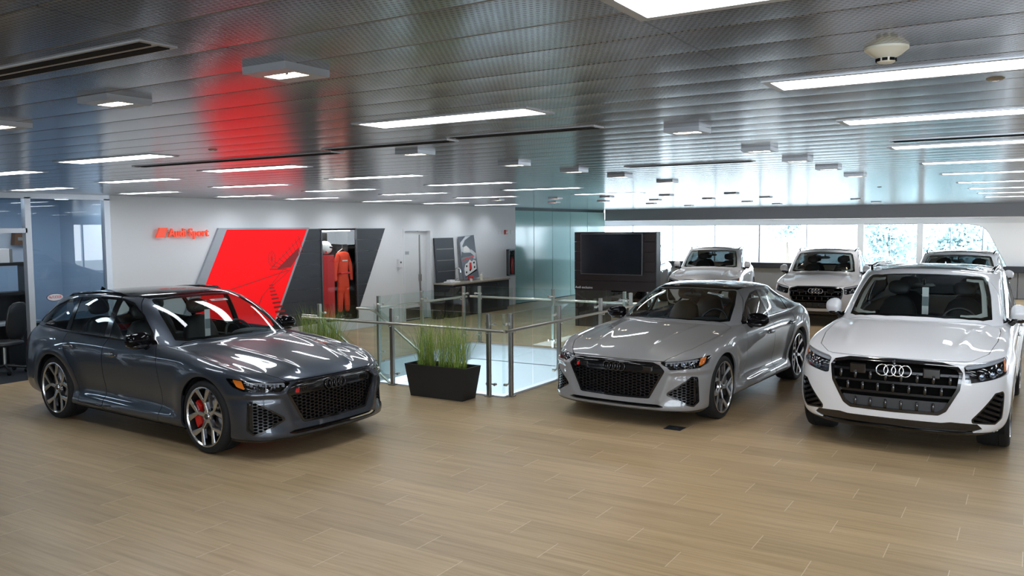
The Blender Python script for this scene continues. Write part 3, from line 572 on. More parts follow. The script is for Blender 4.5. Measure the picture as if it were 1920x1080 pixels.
def rings(parent, c, R, r, dx, mat, slope=0.0, name='emblem'):
    """four interlocking rings facing forwards"""
    b = MB(); seg, sec = 36, 8
    for k in range(4):
        cy = (k-1.5)*R*1.30; V = []
        for i in range(seg):
            a = 2*PI*i/seg
            for j in range(sec):
                q = 2*PI*j/sec; rad = R+r*math.cos(q); z = rad*math.sin(a)
                V.append((c[0]+r*.9*math.sin(q)-slope*z, c[1]+cy+rad*math.cos(a), c[2]+z))
        F = [(i*sec+j, ((i+1) % seg)*sec+j, ((i+1) % seg)*sec+(j+1) % sec, i*sec+(j+1) % sec) for i in range(seg) for j in range(sec)]
        b.add(V, F)
    return b.build(name, mat, parent, smooth=60)
def superbox(c, s, n=2.6, M=None, seg=20, taper=None):
    """rounded box (superellipsoid over a cube grid); taper(u) may bend the unit point before scaling"""
    k = max(3, seg//2); bm = bmesh.new(); bmesh.ops.create_cube(bm, size=2.0); bmesh.ops.subdivide_edges(bm, edges=bm.edges[:], cuts=k-1, use_grid_fill=True); bm.verts.index_update()
    V = []
    for v in bm.verts:
        p = [math.tan(x*PI/4) for x in v.co]; L = (abs(p[0])**n+abs(p[1])**n+abs(p[2])**n)**(1/n); u = [x/L for x in p]
        if taper: u = taper(u)
        w = Vector((u[0]*s[0], u[1]*s[1], u[2]*s[2]))
        if M is not None: w = M @ w
        V.append((c[0]+w.x, c[1]+w.y, c[2]+w.z))
    F = [[v.index for v in f.verts] for f in bm.faces]; bm.free()
    return V, F
def mirrorcap(parent, side, c, s, shell, base_mat, foot, glass=True):
    """door mirror: shaped shell, dark foot and a mirror pane facing backwards"""
    def tp(u):
        x, y, z = u; k = 1-.28*max(0, y); return [x*(1-.25*abs(z)) if x > 0 else x*.55, y, z*k-.10*y*0]
    V, F = superbox((0, 0, 0), s, 3.1, None, 16, tp); V = [(c[0]+v[0], side*(c[1]+v[1]), c[2]+v[2]) for v in V]
    o = MB().add(V, F).build('mirror', shell, parent, smooth=60)
    b = MB(); b.tube([(c[0]+.02, side*(c[1]-s[1]*.55), c[2]-s[2]*.75), (c[0]+.02, side*(c[1]-s[1]*.8), c[2]-s[2]*1.15), foot and (foot[0], side*foot[1], foot[2])], [.035, .03, .04], 10)
    V, F = superbox((0, 0, 0), (s[0]*.9, s[1]*.80, s[2]*.42), 3, None, 10); b.add([(c[0]+v[0]-s[0]*.08, side*(c[1]-s[1]*.12+v[1]), c[2]-s[2]*.66+v[2]) for v in V], F); b.build('mirror_foot', base_mat, o, smooth=60)
    b = MB(); b.box((c[0]-s[0]*.58, side*c[1]-s[1]*.78, c[2]-s[2]*.68), (c[0]-s[0]*.5, side*c[1]+s[1]*.78, c[2]+s[2]*.68), .004); b.build('mirror_glass', 'chrome', o)
    return o
def seat(parent, x, y, z, mat, h=.62):
    b = MB()
    V, F = superbox((x, y, z), (.25, .25, .085), 3.5, None, 10); b.add(V, F)
    M = Matrix.Rotation(math.radians(-18), 3, 'Y')
    V, F = superbox((x-.29, y, z+.33), (.075, .24, h/2+.03), 3.2, M, 10, lambda u: [u[0], u[1]*(1-.18*max(0, u[2])), u[2]]); b.add(V, F)
    s = b.build('seat', mat, parent, smooth=50)
    V, F = superbox((x-.40, y, z+.33+h/2+.12), (.05, .13, .09), 3, M, 8); MB().add(V, F).build('headrest', mat, s, smooth=50)
    return s

def build_car(name, spec, paint, loc, yaw, label, group=None, h=0.02, fine=True):
    S = spec; root = empty(name, (loc[0], loc[1], 0.0), yaw, label, 'car', group)
    m = master(S['net'](), h, S.get('deform')); V, F, N = m
    bv = BVHTree.FromPolygons(V.tolist(), F.tolist())
    FA, RA, Rw = S['fa'], S['ra'], S['rw']
    sv = lambda m: m[0][:, [0, 2]]
    fv = lambda m: np.stack([np.abs(m[0][:, 1]), m[0][:, 2]], 1)
    tv = lambda m: np.stack([m[0][:, 0], np.abs(m[0][:, 1])], 1)
    ca, sa = math.cos(math.radians(35)), math.sin(math.radians(35))
    ov = lambda m: np.stack([np.abs(m[0][:, 1])*ca-(m[0][:, 0]-2.2)*sa, m[0][:, 2]], 1)
    front = lambda m, d: np.maximum(d, S['fa']-m[0][:, 0])
    rear = lambda m, d: np.maximum(d, m[0][:, 0]-S['ra'])
    up = lambda m, d, z: np.maximum(d, z-m[0][:, 2])
    g = .0035
    def f_arch(m): return np.minimum(np.hypot(m[0][:, 0]-FA, m[0][:, 2]-S['wz'])-S['arch'], np.hypot(m[0][:, 0]-RA, m[0][:, 2]-S['wz'])-S['arch'])
    fields = {
        'grille': lambda m: front(m, sdf(fv(m), S['grille'], .02)),
        'lamp': lambda m: front(m, sdf(ov(m), S['lamp'], .012)),
        'intake': lambda m: front(m, sdf(ov(m), S['intake'], .02)),
        'dlo': lambda m: np.maximum(np.maximum(sdf(sv(m), S['dlo'], .02), .40-np.abs(m[0][:, 1])), S['belt']-m[0][:, 2]),
        'screen': lambda m: up(m, sdf(tv(m), S['screen'], .03), S['belt']),
        'back': lambda m: rear(m, sdf(fv(m), S['backlight'], .04)),
        'roof': lambda m: up(m, sdf(tv(m), S['roof'], .03), S['belt']+.2),
        'hood': lambda m: np.maximum(up(m, sdf(tv(m), S['hood'], .07), S['hood_z']), -fields['grille'](m)-1),
        'tail': lambda m: rear(m, sdf(fv(m), S['tail'], .01)),
        'door_f': lambda m: np.maximum(sdf(sv(m), S['door_f'], .03), .4-np.abs(m[0][:, 1])),
        'door_r': lambda m: np.maximum(sdf(sv(m), S['door_r'], .03), .4-np.abs(m[0][:, 1])),
        'lip': lambda m: front(m, m[0][:, 2]-S['lip']),
    }
    if 'slot' in S: fields['slot'] = lambda m: front(m, sdf(fv(m), S['slot'], .005))
    # painted shell
    sh = clip(m, -f_arch(m))
    for k in ('dlo', 'screen', 'back', 'grille', 'lamp', 'intake', 'roof', 'tail', 'slot', 'lip'):
        if k in fields: sh = clip(sh, -fields[k](sh))
    if 'clad' in S:
        cl = clip(sh, S['clad'](sh)); sh = clip(sh, -S['clad'](sh)); side_pair('sill_trim', cl, 'satin_black', root)
    for k in ('door_f', 'door_r'):
        d = clip(sh, fields[k](sh)+g); sh = clip(sh, -fields[k](sh)+g); hz = S['handles'][k]
        for sd, dm in ((1, d), (-1, flipside(d))):
            dd = panel('door', dm, paint, root)
            if dd is None: continue
            hit = bv.ray_cast(Vector((hz[0], 2, hz[1])), Vector((0, -1, 0)))[0]; yy = hit.y if hit else .93
            b = MB(); Vv, Ff = superbox((hz[0], sd*(yy+.016), hz[1]), (.115, .017, .021), 3.2, None, 8); b.add(Vv, Ff); b.build('door_handle', S.get('handle_mat', paint), dd, smooth=50)
            b = MB(); Vv, Ff = superbox((hz[0]-.0, sd*(yy-.002), hz[1]+.004), (.07, .006, .034), 2.4, None, 8); b.add(Vv, Ff); b.build('handle_shade', 'satin_black', dd, smooth=50)  # black patch round the handle stands in for shade in the grip
    hd = clip(sh, fields['hood'](sh)+g); sh = clip(sh, -fields['hood'](sh)+g)
    panel('hood', both(hd), paint, root)
    panel('body', both(sh), paint, root, .02)
    panel('roof_panel', both(clip(m, fields['roof'](m)+.001)), S['roof_mat'], root)
    if S.get('sunroof') is not None: panel('sunroof', shift(both(clip(m, up(m, sdf(tv(m), S['sunroof'], .03), 1.2))), .004), 'roof_black', root, .004)
    lm = clip(m, fields['lip'](m)); lm = clip(lm, -f_arch(lm)); panel('front_lip', shift(both(lm), .004), 'gloss_black', root)
    # glass
    ws = clip(m, fields['screen'](m)+.001)
    gl = panel('windscreen', shift(both(ws), -.003), 'car_glass', root, 0)
    fr = clip(ws, -(fields['screen'](ws)+.035)); panel('screen_border', shift(both(fr), -.0045), 'gloss_black', gl, 0)
    bl = clip(m, fields['back'](m)+.001); panel('rear_window', shift(both(bl), -.003), S.get('back_glass', 'car_glass_dark'), root, 0)
    dl = clip(m, fields['dlo'](m)+.001); fm = dl
    for i, p in enumerate(S['panes']):
        f = lambda q: np.maximum(sdf(sv(q), p, .02), fields['dlo'](q)+.016)
        pn = clip(dl, f(dl)); fm = clip(fm, -f(fm)); side_pair('side_window', shift(pn, -.004), 'car_glass' if i == 0 else S.get('rear_glass', 'car_glass'), root, 0)
    side_pair('window_frame', fm, 'gloss_black', root)
    # chrome / black waistline strip
    if 'waist' in S:
        st = clip(dl, np.maximum(fields['dlo'](dl)+.0, -(fields['dlo'](dl)+.012))); side_pair('window_trim', shift(st, .003), S['waist'], root, .004)
    # headlamps
    lp = clip(m, fields['lamp'](m)+.0015)
    for sd, pm_ in ((1, lp), (-1, flipside(lp))):
        L = panel('headlight', shift(pm_, -.002), 'lamp_glass', root, 0)
        panel('lamp_housing', shift(pm_, -.055), 'gloss_black', L, 0)
        q = clip(shift(pm_, -.0), fields['lamp'](pm_)+.006)
        wv = ov(shift(pm_, 0))
        bz = S['lamp_bits']
        mm = shift(pm_, -.02); st = clip(mm, sdf(ov(mm), bz['strip'])); panel('light_strip', st, 'lamp_strip', L, .008)
        st = clip(mm, sdf(ov(mm), bz['amber'])); panel('side_marker', st, 'lamp_amber', L, .008)
        for c in bz['lenses']:
            # projector unit: short tube with a dark lens
            wq = ov(mm); i = int(np.argmin((wq[:, 0]-c[0])**2+(wq[:, 1]-c[1])**2)); p0 = Vector(mm[0][i]); nn = Vector(mm[2][i]); dirv = (Vector((1, sd*.25, 0.0))).normalized()
            MXX = Matrix.Translation(p0-dirv*.03) @ dirv.to_track_quat('Z', 'Y').to_matrix().to_4x4()
            b = MB(); b.lathe([(c[2], 0), (c[2], .03), (c[2]*.85, .032), (c[2]*.8, .012), (0, .016)], 20, MXX); b.build('lamp_lens', 'lamp_chrome', L, smooth=40)
        if 'blades' in bz:
            b = MB()
            for k in range(bz['blades'][4]):
                w0, z0, w1, z1, nb = bz['blades']; t = k/(nb-1); wq = ov(mm)
                i = int(np.argmin((wq[:, 0]-(w0+(w1-w0)*t))**2+(wq[:, 1]-(z0+(z1-z0)*t))**2)); p0 = mm[0][i]
                b.box((p0[0]-.03, p0[1]-.006, p0[2]-.018), (p0[0]+.004, p0[1]+.006, p0[2]+.014), .002)
            b.build('light_blades', 'lamp_strip', L)
    # tail lamps
    tl = clip(m, fields['tail'](m)+.001); (side_pair('tail_light', tl, 'lamp_red', root) if S['tail'][0][0] > 0 else panel('tail_light', both(tl), 'lamp_red', root))
    # intakes
    im = clip(m, fields['intake'](m)+.001)
    xat = lambda y, z: (lambda r: r.x if r else 2.2)(bv.ray_cast(Vector((4, min(abs(y), .93), z)), Vector((-1, 0, 0)))[0])
    for sd, pm_ in ((1, im), (-1, flipside(im))):
        L = panel('air_intake', shift(pm_, -.06), 'grille_back', root, 0)
        rim_ = clip(pm_, -(fields['intake'](pm_)+.016)); panel('intake_surround', rim_, 'gloss_black', L, .05)
        mm = refine(shift(pm_, -.012), S['fine'])
        if S['style'] == 'honey':
            inn = clip(mm, ov(mm)[:, 0]-S['fin']); hx = clip(inn, np.abs(hexd(ov(inn), .062, .030))-.0045); panel('honeycomb', hx, 'grille_black', L, .018)
            fo = shift(pm_, -.02); fo = clip(fo, S['fin']-ov(fo)[:, 0]); panel('intake_fin', fo, 'gloss_black', L, .04)
        else:
            w = ov(mm); ph = np.abs(((w[:, 1]+w[:, 0]*.35)/.052) % 1.0-.5)*.052; hx = clip(mm, ph-.013); panel('intake_slats', hx, 'grille_black', L, .03)
    # grille
    gm = clip(m, fields['grille'](m)+.001)
    G = panel('grille', shift(both(gm), -.07), 'grille_back', root, 0)
    rim_ = clip(gm, -(fields['grille'](gm)+S['gframe'])); panel('grille_frame', shift(both(rim_), .003), 'gloss_black', G, .05)
    mm = refine(shift(gm, -.022), S['fine']); w = np.stack([mm[0][:, 1], mm[0][:, 2]], 1)
    if S['style'] == 'honey':
        hx = clip(mm, np.abs(hexd(w, .066, .033))-.0048); panel('honeycomb', both(hx), 'grille_black', G, .02)
        mb_ = shift(mm, .006); bar = clip(mb_, np.abs(mb_[0][:, 2]-S['bar'][0])-S['bar'][1]); panel('grille_bar', both(bar), 'gloss_black', G, .02)
        for sy in (-1, 1):
            b = MB(); xx = xat(.40, S['bar'][0]); b.box((xx-.03, sy*.40-.05, S['bar'][0]-.028), (xx-.002, sy*.40+.05, S['bar'][0]+.026), .006); b.build('sensor_cover', 'gloss_black', G)
        yb = -.47; zb = S['bar'][0]-.01; xx = xat(yb, zb); b = MB(); b.prism([(yb-.022, zb-.018), (yb+.006, zb-.018), (yb+.014, zb+.018), (yb-.014, zb+.018)], 'x', xx-.02, xx+.006); b.build('badge', 'badge_red', G)
        tx = text_mesh('badge_lettering', S['badge'], .05, .003, 'rim_dark', G); tx.rotation_euler = (PI/2, 0, PI/2); tx.location = (xx+.012, yb+.075, zb)
    else:
        grid = np.minimum(np.abs((w[:, 1]-S['gbase']) % S['gstep']-S['gstep']/2)-.012, 9); bars = clip(mm, np.maximum(grid, S['plate']-w[:, 1])); panel('grille_bars', both(bars), 'grille_black', G, .02)
        for r, zc in enumerate(S['gnubs']):
            for k in range(-5, 6):
                y = (k+.5*(r % 2))*.14
                p = np.array([[abs(y), zc]]);
                if sdf(p, S['grille'])[0] > -.05: continue
                x = xat(y, zc); Vv, Ff = superbox((x-.02, y, zc), (.022, .015, .045), 3.5, None, 6); MB().add(Vv, Ff).build('grille_stud', 'gloss_black', G, smooth=50)
        pl = clip(shift(gm, -.026), gm[0][:, 2]-S['plate']); panel('lower_plate', both(pl), 'grille_plate', G, .01)
        for sy in (-1, 1):
            zz = S['sens']; xx = xat(.33, zz); b = MB(); b.box((xx-.05, sy*.33-.075, zz-.05), (xx-.004, sy*.33+.075, zz+.05), .012); b.build('sensor_cover', 'gloss_black', G)
    ez = S['emblem'][0]; ex = xat(0, ez); rings(G, (ex-.004, 0, ez), S['emblem'][1], S['emblem'][2], 0, S['emblem'][3], (xat(0, ez-.05)-xat(0, ez+.05))/.1)
    if 'slot' in S:
        sm = clip(m, fields['slot'](m)+.001)
        if S['style'] == 'honey': panel('lower_slot', shift(both(sm), -.05), 'grille_back', root, 0)
        else:
            lw = panel('lower_trim', shift(both(sm), -.012), 'gloss_black', root, .03)
            pp = clip(ws, np.maximum(fields['screen'](ws)+.030, np.maximum(-(fields['screen'](ws)+.085), .44-ws[0][:, 1]))); side_pair('pillar_trim', shift(pp, -.03), 'interior_light', root, .004)
    # under-body and wheel housings
    b = MB(); b.box((RA-.6, -.70, S['under']+.02), (FA+.58, .70, S['under']+.06)); b.box((RA+.45, -.86, S['under']), (FA-.45, .86, S['under']+.12)); b.build('underbody', 'matt_black', root)
    for xw in (FA, RA):
        for sd in (-1, 1):
            b = MB(); a = np.linspace(-.45, PI+.45, 24); rr_ = S['arch']+.004; V_ = []
            for t in a:
                for y in (.55, .93): V_.append((xw+rr_*math.cos(t), sd*y, S['wz']+rr_*math.sin(t)))
            F_ = [(2*i, 2*i+1, 2*i+3, 2*i+2) for i in range(23)]; k0 = len(V_); V_.append((xw, sd*.55, S['wz'])); F_ += [(2*i, 2*i+2, k0) for i in range(23)]
            b.add(V_, F_); b.build('wheel_housing', 'matt_black', root)
    for xw, bs, st_ in ((FA, 1, S.get('steer', 0)), (RA, -1, 0)):
        for sd in (1, -1): wheel(root, Vector((xw, sd*S['track'], Rw)), sd, Rw, S['rr'], S['tw'], (S['caliper'] if bs > 0 else 'caliper_dark'), S['wstyle'], st_, bs)
    # mirrors
    for sd in (1, -1): mirrorcap(root, sd, S['mirror'][0], S['mirror'][1], S['mirror_mat'] or paint, 'gloss_black', S['mirror'][2])
    # interior
    sx, sz = S['seat']
    b = MB(); b.box((RA-.35, -.74, S['under']+.1), (FA-.75, .74, S['under']+.16)); b.box((S['dash'][0]-.12, -.72, .45), (S['dash'][0]+.22, .72, S['dash'][1]), .05)
    V_, F_ = superbox((S['dash'][0]-.05, S['wheel_y'], S['dash'][1]-.0), (.2, .22, .07), 2.6, None, 8); b.add(V_, F_)
    b.box((RA-.1, -.72, .5), (RA+.2, .72, S['belt']-.12), .04); b.box((sx-.6, -.12, .3), (S['dash'][0], .12, sz+.18), .04)
    for sd in (-1, 1): b.box((RA, sd*.78-.03, .35), (FA-.7, sd*.78+.03, S['belt']-.1), .02)
    b.build('dashboard', 'interior_dark', root, smooth=40)
    for x, y in ((sx, .37), (sx, -.37), (sx-.92, .37), (sx-.92, -.37)): seat(root, x, y, sz, S['seat_mat'])
    b = MB(); cx, cz = S['dash'][0]-.28, S['dash'][1]-.02; Rg = .18; M = Matrix.Rotation(math.radians(-22), 3, 'Y')
    pts = [tuple(Vector((cx, S['wheel_y'], cz))+M @ Vector((0, Rg*math.cos(t), Rg*math.sin(t)))) for t in np.linspace(0, 2*PI, 33)]
    b.tube(pts, .016, 8, False); b.tube([tuple(Vector((cx, S['wheel_y'], cz))+M @ Vector((0, -Rg, 0))), tuple(Vector((cx, S['wheel_y'], cz))+M @ Vector((.03, 0, 0))), tuple(Vector((cx, S['wheel_y'], cz))+M @ Vector((0, Rg, 0)))], .02, 8); b.build('steering_wheel', 'satin_black', root, smooth=50)
    rx, rz = S['rear_mirror']; b = MB(); V_, F_ = superbox((rx, 0, rz), (.02, .12, .035), 3, None, 8); b.add(V_, F_); b.tube([(rx, 0, rz), (rx+.06, 0, rz+.08)], .015, 8); b.build('rear_view_mirror', 'satin_black', root, smooth=50)
    # inner head lining keeps daylight out of the cabin roof
    rl = clip(m, np.maximum(fields['roof'](m), -9)); panel('headliner', shift(both(rl), -.03), S.get('liner', 'interior_dark'), root, 0)
    if S.get('rails'):
        for sd in (-1, 1):
            b = MB(); pts = []
            for x, y, dz in S['rails'][0]:
                hit = bv.ray_cast(Vector((x, y, 3)), Vector((0, 0, -1)))[0]; pts.append((x, sd*y, hit.z+dz))
            b.tube(pts, S['rails'][2], 8); b.build('roof_rail', S['rails'][1], root, smooth=50)
    if S.get('antenna'):
        x = S['antenna']; zt = bv.ray_cast(Vector((x, 0, 3)), Vector((0, 0, -1)))[0].z
        b = MB(); b.add([(x+.09, 0, zt-.01), (x-.09, -.025, zt-.01), (x-.09, .025, zt-.01), (x-.085, 0, zt+.055), (x-.05, 0, zt+.05)], [(0, 1, 4), (0, 4, 2), (1, 3, 4), (2, 4, 3), (1, 2, 3), (0, 2, 1)]); b.build('antenna', S['roof_mat'] or paint, root)
    root['_bv'] = 0; del root['_bv']
    return root, bv, m
def hexd(w, a, b):
    """distance-like field to the edges of a grid of flat hexagons, cell a wide and b high"""
    x = w[:, 0]/a; y = w[:, 1]/b
    def cell(ox, oy):
        # each of the two shifted lattices
        px = (x-ox+.75) % 1.5-.75; py = (y-oy+.5) % 1.0-.5
        return np.maximum(np.abs(py), np.abs(px)+np.abs(py)*.5)-.5
    d = np.minimum(cell(0, 0), cell(.75, .5))
    return d*b
# ------------------------------------------------------------------ the three body types
def _bump(S, fn):
    S = S.copy(); x, y, z = S[..., 0], S[..., 1], S[..., 2]; fn(S, x.copy(), y.copy(), z.copy()); return S
def g1(v, w): return np.exp(-(v/w)**2)
def sst(v, a, b): t = np.clip((v-a)/(b-a), 0, 1); return t*t*(3-2*t)
def deform_sport(S):
    def fn(S, x, y, z):
        side = sst(y, .80, .90)
        # blistered arches: an outward swelling round each wheel
        for xc, amp in ((1.4625, .020), (-1.4625, .026)):
            r = np.hypot(x-xc, (z-.365)); S[..., 1] += side*amp*np.exp(-((r-.46)/.10)**2)*sst(z, .25, .45)*(1-sst(z, .80, .95))
        # door sculpture: crease that rises towards the back
        zc = .335+.055*(x+1.0)*-.3; S[..., 1] += side*.012*g1(z-zc, .035)*sst(1.05-np.abs(x), 0, .25)
        # bonnet: two converging creases
        yc = .50-.20*(2.3-x)/1.4*0-.16*sst(x, 1.0, 2.3); on = sst(x, .9, 1.2)*sst(2.42-x, 0, .25)*sst(z, .76, .82)
        S[..., 2] += on*.012*g1(y-yc, .05)
        yc2 = .72+.02*(2-x); S[..., 2] += on*.008*g1(y-yc2, .06)
        # bumper: blade between grille and intake, crease below the headlamp
        t = sst(y, .55, .95); nx, ny = 1-.75*t, .25+.75*t; fr = sst(x, 1.75, 2.0)
        yl = .50+.42*(z-.28); d = fr*.016*g1(y-yl-.03, .055)*sst(z, .24, .32)*(1-sst(z, .60, .68))
        d = d+fr*.012*g1(z-.625, .022)*sst(y, .56, .66); d = d-fr*.012*g1(z-.585, .03)*sst(y, .62, .74)
        S[..., 0] += d*nx; S[..., 1] += d*ny*sst(y, .3, .5)
        # middle of the bonnet slightly proud
        S[..., 2] += on*.006*g1(y, .22)
    return _bump(S, fn)
def deform_suv(S):
    def fn(S, x, y, z):
        side = sst(y, .82, .92)
        for xc in (1.4995, -1.4995):
            r = np.hypot(x-xc, (z-.39)); S[..., 1] += side*.016*np.exp(-((r-.48)/.10)**2)*sst(z, .3, .5)*(1-sst(z, .9, 1.05))
        yc = .60-.10*sst(x, 1.0, 2.3); on = sst(x, .95, 1.25)*sst(2.42-x, 0, .25)*sst(z, .98, 1.04)
        S[..., 2] += on*.013*g1(y-yc, .05); S[..., 2] += on*.006*g1(y, .25)
        S[..., 1] += side*.010*g1(z-.44, .04)*sst(1.0-np.abs(x), 0, .25)
    return _bump(S, fn)
SPORT = dict(fa=1.4625, ra=-1.4625, rw=.365, wz=.365, arch=.402, track=.958, rr=.292, tw=.27, wstyle='v', steer=0,
    grille=[(-.2, .722), (.46, .720), (.535, .695), (.60, .63), (.43, .318), (-.2, .305)],
    lamp=[(.385, .728), (.60, .742), (1.01, .785), (.95, .70), (.86, .665), (.50, .645)],
    lamp_bits=dict(strip=[(.46, .718), (.84, .748), (.84, .738), (.46, .706)], amber=[(.86, .755), (.94, .768), (.905, .70), (.83, .675)], lenses=[(.56, .69, .024), (.64, .695, .024), (.72, .70, .022)], blades=(.47, .695, .80, .728, 9)),
    intake=[(.735, .575), (.815, .565), (.83, .29), (.76, .238), (.69, .255), (.455, .37), (.47, .40)],
    slot=[(-.2, .222), (.52, .222), (.60, .24), (.53, .262), (-.2, .262)], lip=.197, fin=.765,
    hood=[(2.6, -.2), (2.6, .40), (2.27, .56), (2.12, .66), (1.9, .755), (1.5, .80), (1.0, .805), (.66, .775), (.80, .60), (.91, .4), (.96, 0), (.96, -.2)], hood_z=.732,
    style='honey', gframe=.022, bar=(.645, .048), emblem=(.645, .046, .0065, 'gloss_black'),
    under=.17, belt=.985, clad=lambda m: np.maximum(m[0][:, 2]-.232, np.abs(m[0][:, 0])-1.0), dash=(.55, .98), wheel_y=.37, seat=(-.18, .50), rear_mirror=(.10, 1.30), handle_mat=None)
RS6 = dict(SPORT, net=net_estate, deform=deform_sport, badge='RS6', roof_mat='roof_black', fine=2,
    screen=[(.915, -.2), (.90, .28), (.84, .51), (.76, .64), (.64, .72), (.30, .66), (-.04, .565), (.06, .45), (.09, .26), (.095, -.2)],
    roof=[(.088, -.2), (.083, .26), (.045, .45), (-.06, .57), (-.5, .655), (-1.1, .612), (-1.8, .545), (-2.05, .47), (-2.18, .3), (-2.22, -.2)],
    backlight=[(-.3, 1.30), (.38, 1.29), (.55, 1.10), (.45, 1.05), (-.3, 1.05)],
    dlo=[(.53, .995), (.44, 1.05), (.10, 1.275), (-.18, 1.398), (-.40, 1.434), (-.8, 1.440), (-1.3, 1.421), (-1.66, 1.382), (-1.93, 1.29), (-2.14, 1.125), (-2.10, 1.08), (-1.5, 1.03), (-.4, 1.002)],
    panes=[[(.33, .9), (.33, 1.6), (-.40, 1.6), (-.385, .9)], [(-.50, 1.6), (-.485, .9), (-1.20, .9), (-1.27, 1.06), (-1.36, 1.6)], [(-1.43, 1.6), (-1.34, .9), (-2.3, .9), (-2.3, 1.6)]],
    rear_glass='car_glass_dark',
    door_f=[(.66, .22), (.70, .55), (.62, .90), (.46, 1.02), (.10, 1.25), (-.2, 1.5), (-.44, 1.5), (-.42, .26), (-.38, .235)],
    door_r=[(-.425, .26), (-.445, 1.5), (-1.33, 1.5), (-1.31, 1.0), (-1.22, .86), (-1.02, .62), (-.96, .42), (-.93, .26)],
    handles=dict(door_f=(-.24, .845), door_r=(-1.12, .88)),
    tail=[(.30, .92), (.85, .93), (.9, .80), (.45, .83), (.30, .86)],
    mirror=((.37, .985, 1.05), (.085, .135, .085), (.31, .83, .985)), mirror_mat='roof_black', caliper='caliper_red', seat_mat='seat_leather',
    rails=([(-.40, .62, -.01), (-.52, .64, .020), (-.9, .655, .026), (-1.3, .64, .026), (-1.65, .59, .020), (-1.8, .56, -.01)], 'roof_black', .015), antenna=-2.0, waist=None)
RS6.pop('waist'); RS6['handle_mat'] = 'handle_sheen'
RS7 = dict(SPORT, net=net_fastback, deform=deform_sport, badge='RS7', roof_mat='roof_black', fine=2,
    screen=[(.915, -.2), (.90, .28), (.84, .51), (.76, .64), (.64, .72), (.30, .66), (-.04, .56), (.06, .45), (.09, .26), (.095, -.2)],
    roof=[(.088, -.2), (.083, .26), (.045, .45), (-.06, .565), (-.5, .635), (-.9, .59), (-1.25, .53), (-1.42, .4), (-1.5, .2), (-1.5, -.2)],
    backlight=[(-.3, 1.305), (.36, 1.30), (.52, 1.09), (.45, 1.06), (-.3, 1.065)],
    dlo=[(.53, .985), (.44, 1.04), (.10, 1.222), (-.18, 1.325), (-.40, 1.352), (-.75, 1.356), (-1.05, 1.325), (-1.40, 1.215), (-1.72, 1.075), (-1.70, 1.045), (-1.3, 1.01), (-.4, .985)],
    panes=[[(.33, .9), (.33, 1.6), (-.40, 1.6), (-.385, .9)], [(-.47, 1.4), (-.455, .9), (-1.18, .9), (-1.28, 1.06), (-1.34, 1.4)], [(-1.38, 1.4), (-1.32, .9), (-2.3, .9), (-2.3, 1.4)]],
    door_f=RS6['door_f'], door_r=[(-.425, .26), (-.445, 1.5), (-1.40, 1.5), (-1.36, 1.0), (-1.22, .86), (-1.02, .62), (-.96, .42), (-.93, .26)],
    handles=dict(door_f=(-.24, .825), door_r=(-1.14, .86)),
    tail=[(-.2, .93), (.85, .93), (.9, .84), (.4, .87), (-.2, .87)],
    mirror=((.37, .985, 1.04), (.085, .135, .085), (.31, .83, .985)), mirror_mat='roof_black', caliper='caliper_dark', seat_mat='seat_tan', handle_mat='handle_sheen')
